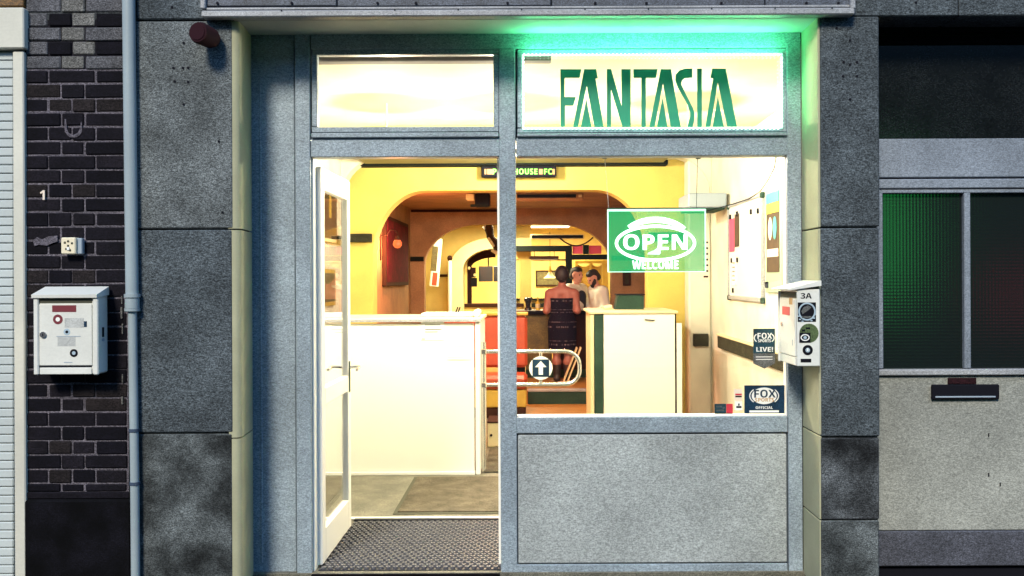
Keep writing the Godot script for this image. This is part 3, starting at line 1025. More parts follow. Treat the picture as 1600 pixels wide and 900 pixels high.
# ------------------------------------------------------------------ neighbouring door on the right
func build_neighbour() -> void:
	var d := 0.20
	var t := thing("neighbour_door", "grey panelled street door with dark ribbed glass at far right", "door")
	slab(t, "transom_pane", 1370, 52, 1980, 215, d + 0.05, 0.02, M.dark_glass, 0.0)
	slab(t, "top_rail", 1370, 22, 1980, 50, d + 0.03, 0.08, M.black, 0.004)
	slab(t, "transom_bar", 1370, 54.4, 1980, 66, d + 0.02, 0.04, M.plinth, 0.004)
	slab(t, "beam", 1370, 215.6, 1980, 276, d, 0.10, M.neighbour_blue, 0.004)
	slab(t, "beam_moulding", 1370, 278.6, 1980, 293.4, d - 0.01, 0.10, M.neighbour_blue, 0.005)
	slab(t, "head_rail", 1370, 295, 1980, 300.6, d, 0.10, M.neighbour_blue, 0.003)
	slab(t, "door_stile", 1370, 301, 1380, 576, d, 0.08, M.neighbour_blue, 0.004)
	slab(t, "door_stile", 1507, 301, 1517, 576, d, 0.08, M.neighbour_blue, 0.004)
	slab(t, "door_stile", 1645, 301, 1700, 576, d, 0.08, M.neighbour_blue, 0.004)
	slab(t, "ribbed_pane", 1379, 300, 1508, 577, d + 0.03, 0.01, M.ribbed_glass, 0.0)
	slab(t, "ribbed_pane", 1516, 300, 1646, 577, d + 0.03, 0.01, M.ribbed_glass, 0.0)
	slab(t, "glazing_sill", 1370, 577, 1700, 586.4, d - 0.02, 0.10, M.aluminium, 0.005)
	slab(t, "lower_panel", 1370, 587, 1980, 827.6, d + 0.004, 0.06, M.neighbour_beige, 0.003)
	slab(t, "kick_board", 1370, 829, 1980, 884, d - 0.004, 0.08, M.neighbour_plinth, 0.006)
	slab(t, "threshold", 1370, 886, 1980, 910, d + 0.03, 0.10, M.black, 0.004)
	slab(t, "side_wall", 1700.5, 301, 1980, 586, d + 0.004, 0.08, M.neighbour_blue, 0.004)
	slab(t, "backing", 1360, -20, 1990, 910, d + 0.14, 0.06, M.black, 0.0)
	for q in [[1545, 680], [1545, 742], [1587, 581], [1563, 757]]:
		slab(t, "screw_mark", q[0] - 1, q[1] - 3, q[0] + 1, q[1] + 3, d + 0.002, 0.004, M.hole, 0.001)
	var ls := holder(t, "letter_slot", at(1509, 612, d))
	slab(ls, "slot_flap", 1456.5, 601, 1562, 624.5, d - 0.018, 0.02, M.black, 0.005)
	slab(ls, "slot_edge", 1462, 619, 1556, 621.4, d - 0.023, 0.006, M.grey_plastic, 0.002)
	slab(ls, "name_plate", 1482, 590.6, 1526, 600.4, d - 0.012, 0.014, M.maroon, 0.003)

func build_street() -> void:
	# the dark far side of the street, which the panes mirror
	var x := -21.0
	var k := 0
	var look := ["narrow dark brick house", "wide dark rendered house", "tall dark gabled house", "plain dark corner house", "low dark shop house"]
	for w in [8.0, 9.0, 8.5, 9.0, 8.0]:
		var h: float = [7.6, 7.0, 8.0, 7.2, 7.8][k]
		var t := thing("street_house", look[k] + " across the street behind the viewer", "house", Vector3(x + w / 2, -0.03, 15.0), "houses across the street")
		part(t, "wall", box(Vector3(w - 0.02, h, 6), 0.02), M.street_wall, Vector3(0, h / 2, 3.0))
		for i in 3:
			for j in 2:
				var f := part(t, "window", box(Vector3(1.2, 1.7, 0.08), 0.01), M.wood_dark, Vector3(-2.4 + 2.4 * i, 3.9 + 2.3 * j - (0.3 if h < 7.3 else 0.0), -0.03))
				part(f, "pane", box(Vector3(1.0, 1.5, 0.02), 0.0), M.dark_glass, Vector3(0, 0, -0.045))
		part(t, "door", box(Vector3(1.0, 2.2, 0.08), 0.01), M.wood_dark, Vector3(2.6, 1.1, -0.03))
		x += w
		k += 1
	var g := thing("green_window_sign", "glowing green shop sign across the street behind the viewer", "sign", Vector3(7.3, 2.5, 14.9))
	part(g, "cabinet", box(Vector3(1.1, 2.9, 0.12), 0.02), M.black)
	part(g, "light_face", box(Vector3(0.95, 2.7, 0.02), 0.004), M.street_green, Vector3(0, 0, -0.075))
	area(g, "sign_light", Vector3(0, 0, -0.12), Vector3(0, 0, -1), Vector2(0.95, 2.7), Color(0.04, 0.75, 0.14), 1.2)
	var rd := thing("red_window_sign", "small glowing red shop sign across the street behind the viewer", "sign", Vector3(10.3, 1.2, 14.9))
	part(rd, "cabinet", box(Vector3(0.8, 0.9, 0.12), 0.02), M.black)
	part(rd, "light_face", box(Vector3(0.7, 0.8, 0.02), 0.004), M.street_red, Vector3(0, 0, -0.075))
	area(rd, "sign_light", Vector3(0, 0, -0.12), Vector3(0, 0, -1), Vector2(0.7, 0.8), Color(0.8, 0.03, 0.12), 0.2)

# ------------------------------------------------------------------ entrance room
func ceiling_lamp(label: String, x: float, d: float, y: float, w: float, l: float, e: float, c: Color) -> void:
	var t := thing("ceiling_lamp", label, "lamp", Vector3(x, y, -d), "ceiling lamps of the rooms")
	part(t, "housing", box(Vector3(w + 0.06, 0.03, l + 0.06), 0.006), M.white, Vector3(0, -0.0155, 0))
	part(t, "diffuser", box(Vector3(w, 0.012, l), 0.004), M.ceiling_glow, Vector3(0, -0.037, 0))
	area(t, "lamp_light", Vector3(0, -0.05, 0), Vector3.DOWN, Vector2(w, l), c, e)

func globe_lamp(label: String, x: float, d: float, y: float, top: float, e: float, c: Color) -> void:
	var t := thing("globe_lamp", label, "lamp", Vector3(x, y, -d), "globe lamps of the entrance room")
	var prof: Array = []
	for k in 13:
		var a := -PI / 2 + PI * k / 12
		prof.append(Vector2(maxf(0.045 * cos(a), 0.0), 0.045 * sin(a)))
	part(t, "globe", lathe(prof, 20), M.ceiling_glow)
	part(t, "cap", lathe([Vector2(0, 0.06), Vector2(0.015, 0.06), Vector2(0.025, 0.04), Vector2(0, 0.04)], 14), M.white)
	part(t, "shade", lathe([Vector2(0.012, 0.078), Vector2(0.06, 0.072), Vector2(0.105, 0.056), Vector2(0.105, 0.052), Vector2(0.06, 0.066), Vector2(0.012, 0.070)], 24), M.white)
	part(t, "stem", tube([Vector3(0, 0.07, 0), Vector3(0, top - y, 0)], 0.006, 8), M.white)
	omni(t, Vector3.ZERO, c, e, 0.04)

func build_vestibule_things() -> void:
	var warm := Color(1.0, 0.91, 0.68)
	globe_lamp("opal globe lamp hanging in the entrance nearest the door side", -1.05, 2.0, 2.585, 2.9, 3.2, warm)
	globe_lamp("opal globe lamp hanging in the middle of the entrance room", -0.17, 2.0, 2.585, 2.9, 3.2, warm)
	globe_lamp("opal globe lamp hanging in the entrance nearest the right wall", 1.15, 2.0, 2.585, 2.9, 3.2, warm)
	globe_lamp("opal globe lamp close under the dropped panel before the arch", -0.23, 4.2, 2.75, 2.84, 3.4, warm)
	# floor mats
	var rm := thing("rubber_mat", "black rubber ring mat lying in the doorway", "mat", Vector3(0, 0.001, 0))
	boxw(rm, "mat_base", Vector3(-1.19, 0.001, -1.42), Vector3(-0.02, 0.005, -0.33), M.rubber, 0.001)
	boxw(rm, "mat_border", Vector3(-1.19, 0.0055, -1.44), Vector3(-0.02, 0.018, -1.405), M.rubber, 0.004)
	var st := start()
	var rr := 0.0145
	var row := 0
	var z := 0.36
	while z < 1.395:
		var x := -1.165 + (0.02 if row % 2 == 1 else 0.0)
		while x < -0.03:
			for k in 6:
				var a0 := TAU * k / 6
				var a1 := TAU * (k + 1) / 6
				var o0 := Vector3(x + cos(a0) * rr, 0.015, -z + sin(a0) * rr)
				var o1 := Vector3(x + cos(a1) * rr, 0.015, -z + sin(a1) * rr)
				var i0 := Vector3(x + cos(a0) * rr * 0.45, 0.015, -z + sin(a0) * rr * 0.45)
				var i1 := Vector3(x + cos(a1) * rr * 0.45, 0.015, -z + sin(a1) * rr * 0.45)
				quad(st, o0, o1, i1, i0, Vector3.UP)
				var dn := Vector3(0, -0.0105, 0)
				quad(st, o0, o1, o1 + dn, o0 + dn, ((o0 + o1) / 2 - Vector3(x, 0.015, -z)).normalized())
				quad(st, i0, i1, i1 + dn, i0 + dn, (Vector3(x, 0.015, -z) - (i0 + i1) / 2).normalized())
			x += 0.040
		z += 0.040
		row += 1
	var rings := part(rm, "mat_ring", st.commit(), M.rubber_worn)
	rings.set_meta("kind", "stuff")
	var th := thing("threshold_strip", "pale metal threshold strip behind the rubber mat", "threshold")
	boxw(th, "strip", Vector3(-1.6, 0.001, -1.50), Vector3(1.85, 0.012, -1.452), M.white, 0.004)
	var dm := thing("doormat", "brown carpet doormat on the pale entrance floor", "mat")
	boxw(dm, "carpet", Vector3(-0.93, 0.006, -2.80), Vector3(0.5, 0.014, -1.64), M.mat_brown, 0.002)
	boxw(dm, "edging", Vector3(-0.96, 0.001, -2.83), Vector3(0.53, 0.0055, -1.60), M.mat_edge, 0.002)
	# left counter
	var lc := thing("left_counter", "wide white panelled counter left of the chrome gate", "counter")
	boxw(lc, "front_panel", Vector3(-1.98, 0.03, -2.98), Vector3(-0.475, 1.25, -2.93), M.panel_white, 0.003)
	boxw(lc, "corner_post", Vector3(-0.465, 0.0, -2.97), Vector3(-0.425, 1.262, -2.925), M.white, 0.006)
	boxw(lc, "side_panel", Vector3(-0.46, 0.0, -3.9), Vector3(-0.43, 1.25, -2.985), M.white, 0.004)
	boxw(lc, "skirting", Vector3(-1.98, 0.001, -2.985), Vector3(-0.47, 0.028, -2.915), M.white, 0.003)
	boxw(lc, "counter_top", Vector3(-1.98, 1.263, -3.92), Vector3(-0.415, 1.292, -2.915), M.plaster_pale, 0.006)
	boxw(lc, "top_edge", Vector3(-1.98, 1.264, -2.914), Vector3(-0.415, 1.288, -2.906), M.aluminium, 0.003)
	# notices lettered on the panel as faint small sheets
	var ns := thing("notice_sheet", "pale sheet with faint printed lines on left counter front", "notice")
	slab(ns, "paper", 658, 500, 694, 532, 2.926, 0.003, M.white, 0.0)
	for q in [[664, 507, 688], [664, 514, 690], [664, 518, 684], [659, 529, 664]]:
		slab(ns, "printed_line", q[0], q[1], q[2], q[1] + 1.3, 2.9245, 0.001, M.sticker_grey, 0.0)
	var ns2 := thing("notice_sheet", "pale sheet with faint printed lines near the counter corner", "notice")
	slab(ns2, "paper", 700, 515, 736, 562, 2.926, 0.003, M.white, 0.0)
	for q in [[706, 522, 716], [707, 535, 732], [708, 541, 728], [700, 558, 724]]:
		slab(ns2, "printed_line", q[0], q[1], q[2], q[1] + 1.0, 2.9245, 0.001, M.sticker_pale, 0.0)
	var tr := thing("paper_tray", "flat white tray with dark pen on left counter top", "tray")
	boxw(tr, "tray", Vector3(-0.95, 1.2925, -3.6), Vector3(-0.50, 1.325, -3.25), M.white, 0.008)
	part(tr, "roll", tube([Vector3(-0.47, 1.325, -3.5), Vector3(-0.47, 1.325, -3.2)], 0.03, 14), M.white)
	part(tr, "pen", tube([Vector3(-0.66, 1.328, -3.4), Vector3(-0.645, 1.37, -3.42)], 0.006, 8), M.black)
	part(tr, "pen", tube([Vector3(-0.64, 1.328, -3.4), Vector3(-0.625, 1.37, -3.42)], 0.006, 8), M.black)
	# right counter
	var rc := thing("right_counter", "white counter with green corner strip right of the passage", "counter")
	boxw(rc, "side_panel", Vector3(0.585, 0.0, -5.3), Vector3(0.615, 1.27, -4.335), M.plaster_pale, 0.004)
	boxw(rc, "front_panel", Vector3(0.70, 0.0, -4.35), Vector3(1.39, 1.27, -4.30), M.panel_white, 0.003)
	boxw(rc, "corner_strip", Vector3(0.61, 0.0, -4.352), Vector3(0.695, 1.265, -4.302), M.trim_green, 0.004)
	boxw(rc, "corner_post", Vector3(0.57, 0.0, -4.334), Vector3(0.606, 1.27, -4.302), M.plaster_pale, 0.004)
	boxw(rc, "counter_top", Vector3(0.56, 1.272, -5.31), Vector3(1.42, 1.30, -4.28), M.plaster_pale, 0.006)
	boxw(rc, "end_gap", Vector3(1.394, 0.0, -4.36), Vector3(1.404, 1.27, -4.31), M.black, 0.0)
	boxw(rc, "end_panel", Vector3(1.408, 0.0, -4.36), Vector3(1.46, 1.18, -4.31), M.white, 0.003)
	var hk := part(rc, "pull_handle", tube([Vector3(1.10, 1.215, -4.298), Vector3(1.12, 1.215, -4.275), Vector3(1.17, 1.21, -4.275), Vector3(1.19, 1.21, -4.298)], 0.006, 8), M.trim_olive)
	hk.set_meta("label", "small drawer pull")
	var cr := thing("cash_register", "dark green cash register standing on the right counter", "cash register", Vector3(0.98, 1.30, -4.85))
	part(cr, "body", prism(PackedVector2Array([Vector2(-0.16, 0), Vector2(0.13, 0), Vector2(0.13, 0.14), Vector2(-0.13, 0.15)]), -0.12, 0.12), M.trim_green, Vector3(0.03, 0, 0))
	part(cr, "lid", box(Vector3(0.29, 0.012, 0.25), 0.004), M.black, Vector3(0.03, 0.151, 0))
	part(cr, "keypad", box(Vector3(0.09, 0.03, 0.16), 0.006), M.plaster_pale, Vector3(-0.2, 0.025, 0), Vector3(0, 0, 0.2))
	# chrome gate with round arrow sign
	var gt := thing("barrier_gate", "chrome loop gate between the two white counters", "gate")
	var d := 3.05
	var path: Array = []
	var lx := wx(757, d)
	var rx := wx(905, d)
	var yt := wy(549, d)
	var yb := wy(601, d)
	path.append(Vector3(lx, yt, -d))
	for k in 7:
		var a := PI / 2 - PI / 2 * k / 6
		path.append(Vector3(rx - 0.12 + 0.12 * cos(a), yt - 0.12 + 0.12 * sin(a), -d))
	for k in 7:
		var a := -PI / 2 * k / 6
		path.append(Vector3(rx - 0.12 + 0.12 * cos(a), yb + 0.12 + 0.12 * sin(a), -d))
	path.append(Vector3(lx, yb, -d))
	part(gt, "loop_rail", tube(path, 0.017, 12), M.chrome)
	part(gt, "hinge_post", tube([Vector3(lx - 0.01, 0, -d), Vector3(lx - 0.01, yt + 0.08, -d)], 0.022, 12), M.chrome)
	for yy in [yt, yb]:
		part(gt, "hinge", box(Vector3(0.05, 0.05, 0.05), 0.008), M.chrome, Vector3(lx - 0.01, yy, -d))
	var sg := thing("arrow_sign", "round white sign with blue square and upward arrow on gate", "sign", at(845, 575, d - 0.03))
	part(sg, "plate", disc(0.098, 0.004, 32), M.white, Vector3.ZERO, Vector3(PI / 2, 0, 0))
	part(sg, "blue_square", box(Vector3(0.14, 0.145, 0.002), 0.0), M.sticker_blue, Vector3(0, 0, 0.0055))
	var ar := PackedVector2Array([Vector2(0, 0.06), Vector2(0.048, 0.008), Vector2(0.018, 0.008), Vector2(0.018, -0.055), Vector2(-0.018, -0.055), Vector2(-0.018, 0.008), Vector2(-0.048, 0.008)])
	part(sg, "arrow", prism(ar, 0.0068, 0.008), M.white)
	part(sg, "clip", tube([Vector3(0, 0.09, -0.02), Vector3(0, 0.125, -0.02)], 0.014, 10), M.chrome)
	part(sg, "clip", tube([Vector3(0, -0.09, -0.02), Vector3(0, -0.13, -0.02)], 0.014, 10), M.chrome)
	# matrix display above the arch
	var md := thing("matrix_display", "black matrix display with green running text above the arch", "display")
	d = 5.18
	slab(md, "case", 752, 259, 869.5, 277, d, 0.06, M.black, 0.01)
	for q in [[757, 760, "led_amber"], [761, 770, "led_amber"], [842, 848, "led_amber"], [863, 867, "led_amber"]]:
		slab(md, "lit_block", q[0], 264, q[1], 272.5, d - 0.002, 0.003, M[q[2]], 0.0)
	var hgt := 8.5 / sc(d)
	for q in [["PO", 777], ["HOUSE", 821], ["FC", 856]]:
		part(md, "text", words(q[0], hgt, 0.003), M.led_green, at(q[1], 268.2, d - 0.003))
	for q in [757, 865]:
		slab(md, "hanger", q - 0.6, 253, q + 0.6, 259.5, d + 0.02, 0.01, M.black, 0.0)
	# right wall things
	var X := 1.899
	var wb := thing("whiteboard", "white notice board in aluminium frame on the right wall", "whiteboard")
	boxw(wb, "board", Vector3(X - 0.015, 1.45, -4.12), Vector3(X, 2.28, -2.82), M.whiteboard, 0.002)
	boxw(wb, "frame_rail", Vector3(X - 0.03, 2.281, -4.14), Vector3(X, 2.31, -2.80), M.aluminium, 0.004)
	boxw(wb, "frame_rail", Vector3(X - 0.03, 1.415, -4.14), Vector3(X, 1.449, -2.80), M.aluminium, 0.004)
	boxw(wb, "frame_stile", Vector3(X - 0.03, 1.45, -4.14), Vector3(X, 2.28, -4.121), M.aluminium, 0.004)
	boxw(wb, "frame_stile", Vector3(X - 0.03, 1.45, -2.819), Vector3(X, 2.28, -2.80), M.aluminium, 0.004)
	for q in [[2.29, -2.81], [2.29, -4.13], [1.43, -4.13], [1.43, -2.81]]:
		part(wb, "corner_cap", box(Vector3(0.036, 0.05, 0.05), 0.008), M.trim_green, Vector3(X - 0.016, q[0], q[1]))
	for q in [[2.18, -3.2], [2.17, -2.95], [2.19, -4.05], [2.2, -3.75], [1.78, -4.0], [1.78, -3.75], [1.50, -3.95]]:
		part(wb, "magnet", box(Vector3(0.012, 0.045, 0.04), 0.004), M.black, Vector3(X - 0.021, q[0], q[1]))
	var pp := thing("pinned_paper", "magenta paper pinned to the upper corner of the whiteboard", "paper")
	boxw(pp, "sheet", Vector3(X - 0.020, 1.86, -4.10), Vector3(X - 0.017, 2.17, -3.88), M.magenta, 0.0)
	var pp2 := thing("pinned_paper", "dark printed flyer pinned next to the magenta paper", "paper")
	boxw(pp2, "sheet", Vector3(X - 0.020, 1.90, -3.86), Vector3(X - 0.017, 2.20, -3.68), M.poster_brown, 0.0)
	var pp3 := thing("pinned_paper", "white sheet with faint lines low on the whiteboard", "paper")
	boxw(pp3, "sheet", Vector3(X - 0.019, 1.55, -4.0), Vector3(X - 0.016, 1.80, -3.82), M.white, 0.0)
	for k in 5:
		boxw(pp3, "printed_line", Vector3(X - 0.020, 1.59 + k * 0.04, -3.98), Vector3(X - 0.0192, 1.60 + k * 0.04, -3.86), M.sticker_grey, 0.0)
	var ps := thing("framed_poster", "green framed poster with teal and yellow print near window", "poster")
	boxw(ps, "frame", Vector3(X - 0.02, 1.50, -2.70), Vector3(X, 2.36, -2.20), M.poster_green, 0.004)
	boxw(ps, "print", Vector3(X - 0.024, 1.66, -2.64), Vector3(X - 0.0205, 2.28, -2.26), M.poster_brown, 0.0)
	boxw(ps, "print_band", Vector3(X - 0.027, 2.20, -2.64), Vector3(X - 0.0245, 2.28, -2.26), M.poster_teal, 0.0)
	boxw(ps, "print_band", Vector3(X - 0.027, 2.12, -2.64), Vector3(X - 0.0245, 2.195, -2.26), M.poster_yellow, 0.0)
	boxw(ps, "print_band", Vector3(X - 0.027, 1.78, -2.62), Vector3(X - 0.0245, 1.84, -2.28), M.sticker_pale, 0.0)
	for q in [[-2.52, "sticker_pale"], [-2.38, "poster_teal"]]:
		var e := part(ps, "print_oval", disc(0.055, 0.003, 20), M[q[1]], Vector3(X - 0.0245, 2.0, q[0]), Vector3(0, 0, PI / 2))
		e.scale = Vector3(1.6, 1, 1)
	part(ps, "clip", box(Vector3(0.02, 0.05, 0.04), 0.004), M.black, Vector3(X - 0.03, 1.56, -2.62))
	var ra := thing("chair_rail", "olive chair rail fixed low on the right wall", "rail")
	boxw(ra, "board", Vector3(X - 0.04, 0.92, -4.6), Vector3(X, 1.04, -1.0), M.trim_olive, 0.006)
	boxw(ra, "cap", Vector3(X - 0.05, 1.041, -4.61), Vector3(X, 1.058, -1.0), M.plaster_pale, 0.004)
	var ra2 := thing("chair_rail", "short olive rail block on the pilaster beside the arch", "rail")
	boxw(ra2, "board", Vector3(1.70, 0.90, -5.118), Vector3(1.86, 1.03, -5.07), M.trim_olive, 0.006)
	var nl := thing("price_list", "narrow pinkish price list on the pilaster beside the arch", "notice")
	boxw(nl, "sheet", Vector3(1.80, 1.58, -5.118), Vector3(1.88, 2.04, -5.114), M.sticker_pale, 0.0)
	for k in 7:
		boxw(nl, "printed_line", Vector3(1.815, 1.62 + k * 0.06, -5.1135), Vector3(1.865, 1.64 + k * 0.06, -5.112), M.maroon, 0.0)
	# projector shelf and camera high right
	var pj := thing("wall_heater", "grey box heater hung high on the right wall", "heater")
	boxw(pj, "case", Vector3(1.50, 2.29, -4.75), Vector3(1.87, 2.43, -4.15), M.grey_plastic, 0.012)
	boxw(pj, "grille", Vector3(1.52, 2.27, -4.73), Vector3(1.85, 2.289, -4.17), M.trim_green, 0.003)
	boxw(pj, "bracket", Vector3(1.871, 2.30, -4.5), Vector3(1.899, 2.40, -4.4), M.aluminium, 0.003)
	var vc := thing("security_camera", "white security camera with dark lens beside the wall heater", "camera", Vector3(1.66, 2.42, -4.9))
	part(vc, "housing", tube([Vector3(0, -0.0, -0.1), Vector3(0, 0, 0), Vector3(0, 0, 0.06)], [0.05, 0.06, 0.055], 16), M.white)
	part(vc, "lens", tube([Vector3(0, 0, 0.058), Vector3(0, 0, 0.075)], 0.034, 16), M.screen_black)
	part(vc, "arm", tube([Vector3(0, 0, -0.08), Vector3(0.06, -0.05, -0.15), Vector3(0.08, -0.06, -0.215)], 0.014, 10), M.trim_green)
	# left wall things seen through the door glass
	var lp := thing("framed_poster", "tall brown framed poster on left wall behind door glass", "poster")
	boxw(lp, "frame", Vector3(-1.999, 1.98, -4.75), Vector3(-1.97, 2.56, -4.05), M.wood_dark, 0.004)
	boxw(lp, "print", Vector3(-1.969, 2.02, -4.70), Vector3(-1.966, 2.52, -4.10), M.poster_brown, 0.0)
	boxw(lp, "print_band", Vector3(-1.9655, 2.22, -4.45), Vector3(-1.963, 2.45, -4.35), M.wood_gold, 0.0)
	boxw(lp, "mount", Vector3(-1.969, 1.985, -4.70), Vector3(-1.967, 2.018, -4.10), M.plaster_pale, 0.0)
	var lp2 := thing("framed_poster", "small gold framed print low on left wall behind door glass", "poster")
	boxw(lp2, "frame", Vector3(-1.999, 1.36, -4.7), Vector3(-1.975, 1.72, -4.1), M.wood_gold, 0.004)
	boxw(lp2, "print", Vector3(-1.974, 1.40, -4.66), Vector3(-1.971, 1.68, -4.14), M.picture_print, 0.0)
	var lr := thing("chair_rail", "olive rail strip on left wall level with counter top", "rail")
	boxw(lr, "board", Vector3(-1.999, 1.98, -5.15), Vector3(-1.96, 2.07, -4.8), M.trim_olive, 0.004)
	var cb := thing("low_cabinet", "low cream cabinet in the passage behind the gate post", "cabinet")
	boxw(cb, "body", Vector3(-0.425, 0.007, -4.6), Vector3(-0.14, 0.235, -4.2), M.plaster_pale, 0.006)
	boxw(cb, "edge", Vector3(-0.428, 0.236, -4.6), Vector3(-0.14, 0.25, -4.19), M.wood_dark, 0.003)
	part(cb, "knob", disc(0.012, 0.015, 10), M.black, Vector3(-0.39, 0.12, -4.2), Vector3(PI / 2, 0, 0))
	var cm := thing("passage_mat", "brown carpet runner in the passage beside left counter", "mat")
	boxw(cm, "carpet", Vector3(-0.40, 0.007, -4.15), Vector3(0.40, 0.015, -3.0), M.mat_brown, 0.002)

# ------------------------------------------------------------------ middle room and bar
func picture(called: String, label: String, category: String, lo: Vector3, hi: Vector3, fm: Material, pm: Material) -> Node3D:
	var t := thing(called, label, category)
	boxw(t, "frame", lo, hi, fm, 0.006)
	boxw(t, "print", Vector3(lo.x + 0.03, lo.y + 0.03, hi.z + 0.001), Vector3(hi.x - 0.03, hi.y - 0.03, hi.z + 0.004), pm, 0.0)
	return t

func build_back_things() -> void:
	# red panel and lamp on the left wall of the middle room
	var rp := thing("wall_panel_picture", "tall dark red picture on the left wall beside red lamp", "picture")
	boxw(rp, "frame", Vector3(-1.849, 1.53, -9.1), Vector3(-1.80, 2.42, -6.9), M.wood_dark, 0.006)
	boxw(rp, "print", Vector3(-1.799, 1.58, -9.0), Vector3(-1.794, 2.37, -7.0), M.picture_red, 0.0)
	var rl := thing("wall_lamp", "wall lamp with glowing red orange globe in the arch", "lamp", at(621, 381, 6.6))
	part(rl, "globe", lathe([Vector2(0, -0.055), Vector2(0.03, -0.047), Vector2(0.052, -0.02), Vector2(0.054, 0.01), Vector2(0.04, 0.04), Vector2(0.018, 0.055), Vector2(0.0, 0.057)], 20), M.bulb_red)
	part(rl, "cap", lathe([Vector2(0, 0.10), Vector2(0.02, 0.10), Vector2(0.03, 0.07), Vector2(0.042, 0.045), Vector2(0, 0.045)], 16), M.wood_dark)
	var hook: Array = []
	for k in 9:
		var a := PI * k / 8
		hook.append(Vector3(-0.06 + 0.06 * cos(a), 0.11 + 0.06 * sin(a), 0))
	hook.append(Vector3(-0.20, 0.10, 0))
	part(rl, "arm", tube(hook, 0.007, 8), M.wood_dark)
	part(rl, "back_plate", box(Vector3(0.02, 0.5, 0.03), 0.006), M.wood_dark, Vector3(-0.205, 0.05, 0))
	omni(rl, Vector3.ZERO, Color(1.0, 0.36, 0.14), 2.0, 0.05)
	ceiling_lamp("flat warm ceiling lamp just behind the first arch", 0.0, 6.1, 2.69, 0.8, 0.2, 8.0, Color(1.0, 0.50, 0.31))
	# speaker and air conditioner
	var sp := thing("loudspeaker", "black loudspeaker with cream bracket under middle room ceiling", "speaker")
	var d := 7.0
	slab(sp, "case", 742, 302.4, 765, 322, d, 0.25, M.black, 0.01)
	slab(sp, "ceiling_mount", 748, 299.5, 758, 302.2, d + 0.1, 0.1, M.dark_beam, 0.002)
	slab(sp, "side_box", 728, 302.6, 741.6, 312, d + 0.02, 0.2, M.plaster_pale, 0.008)
	slab(sp, "bracket", 735, 319, 762, 323, d - 0.02, 0.05, M.dark_beam, 0.003)
	var pr := thing("cable_duct", "dark cable duct running along wall below middle room ceiling", "duct")
	slab(pr, "duct", 642, 327.5, 800, 331, 9.66, 0.03, M.maroon, 0.003)
	var ac := thing("air_conditioner", "beige air conditioner with dark slot under middle room ceiling", "air conditioner")
	slab(ac, "case", 803, 300.8, 912, 313, 6.95, 0.24, M.wall_ochre, 0.015)
	slab(ac, "outlet_slot", 808, 303.5, 900, 309, 6.948, 0.01, M.black, 0.0)
	slab(ac, "knob", 904, 304, 909, 308, 6.942, 0.012, M.plaster_pale, 0.003)
	# red booth seen between counter and mullion
	var bo := thing("booth_seat", "red leather booth seat behind the chrome gate", "seat", Vector3(-0.55, 0.0, -6.3))
	part(bo, "seat", box(Vector3(1.0, 0.16, 0.5), 0.04), M.leather_red, Vector3(0, 0.42, 0))
	part(bo, "backrest", box(Vector3(1.0, 0.62, 0.14), 0.05), M.leather_red, Vector3(0, 0.86, -0.3))
	part(bo, "apron", box(Vector3(0.98, 0.2, 0.42), 0.01), M.wood_gold, Vector3(0, 0.23, 0))
	part(bo, "plinth", box(Vector3(0.96, 0.12, 0.38), 0.01), M.wood_dark, Vector3(0, 0.067, 0))
	part(bo, "top_rail", box(Vector3(1.02, 0.04, 0.16), 0.01), M.wood_gold, Vector3(0, 1.195, -0.3))
	# bar
	var bar := thing("bar_counter", "bar counter with gold front and dark posts", "bar")
	boxw(bar, "front_panel", Vector3(wx(821, 8.9), 0.30, -9.0), Vector3(wx(862, 8.9), 1.10, -8.9), M.bar_front, 0.004)
	boxw(bar, "front_panel", Vector3(wx(864, 8.9), 0.30, -9.0), Vector3(1.6, 1.10, -8.905), M.wood_dark, 0.004)
	boxw(bar, "post", Vector3(wx(806, 8.9), 0.181, -9.0), Vector3(wx(820, 8.9), 1.10, -8.88), M.dark_beam, 0.004)
	boxw(bar, "foot_panel", Vector3(wx(821, 8.9), 0.181, -9.0), Vector3(1.6, 0.298, -8.91), M.trim_green, 0.004)
	boxw(bar, "counter_top", Vector3(wx(790, 8.9), 1.102, -9.45), Vector3(1.65, 1.15, -8.80), M.black, 0.012)
	boxw(bar, "top_inlay", Vector3(wx(794, 8.9), 1.151, -9.40), Vector3(1.6, 1.158, -8.86), M.aluminium, 0.003)
	boxw(bar, "side_panel", Vector3(wx(790, 8.9), 0.181, -9.4), Vector3(wx(805, 8.9), 1.10, -8.92), M.wood_dark, 0.004)
	for q in [[843, 0.145, "bottle", "yellow bottle standing on the bar left of the woman"]]:
		var bt := thing("bottle", q[3], "bottle", Vector3(wx(840, 9.0), 1.158, -9.0))
		part(bt, "glass_body", lathe([Vector2(0, 0), Vector2(0.032, 0), Vector2(0.034, 0.02), Vector2(0.034, 0.10), Vector2(0.012, 0.135), Vector2(0.011, 0.17), Vector2(0, 0.17)], 16), M.bottle)
		part(bt, "label", lathe([Vector2(0.0345, 0.03), Vector2(0.0352, 0.03), Vector2(0.0352, 0.09), Vector2(0.0345, 0.09)], 16), M.plaster_pale)
		part(bt, "cap", lathe([Vector2(0, 0.17), Vector2(0.012, 0.17), Vector2(0.012, 0.185), Vector2(0, 0.185)], 12), M.maroon)
	var cf := thing("coffee_grinder", "small black grinder standing at the left end of bar", "grinder", Vector3(wx(825, 9.0), 1.158, -9.0))
	part(cf, "body", lathe([Vector2(0, 0), Vector2(0.055, 0), Vector2(0.05, 0.03), Vector2(0.035, 0.05), Vector2(0.04, 0.1), Vector2(0.06, 0.14), Vector2(0.06, 0.17), Vector2(0.03, 0.185), Vector2(0, 0.19)], 18), M.screen_black)
	part(cf, "knob", box(Vector3(0.03, 0.02, 0.02), 0.006), M.black, Vector3(0.05, 0.18, 0.03))
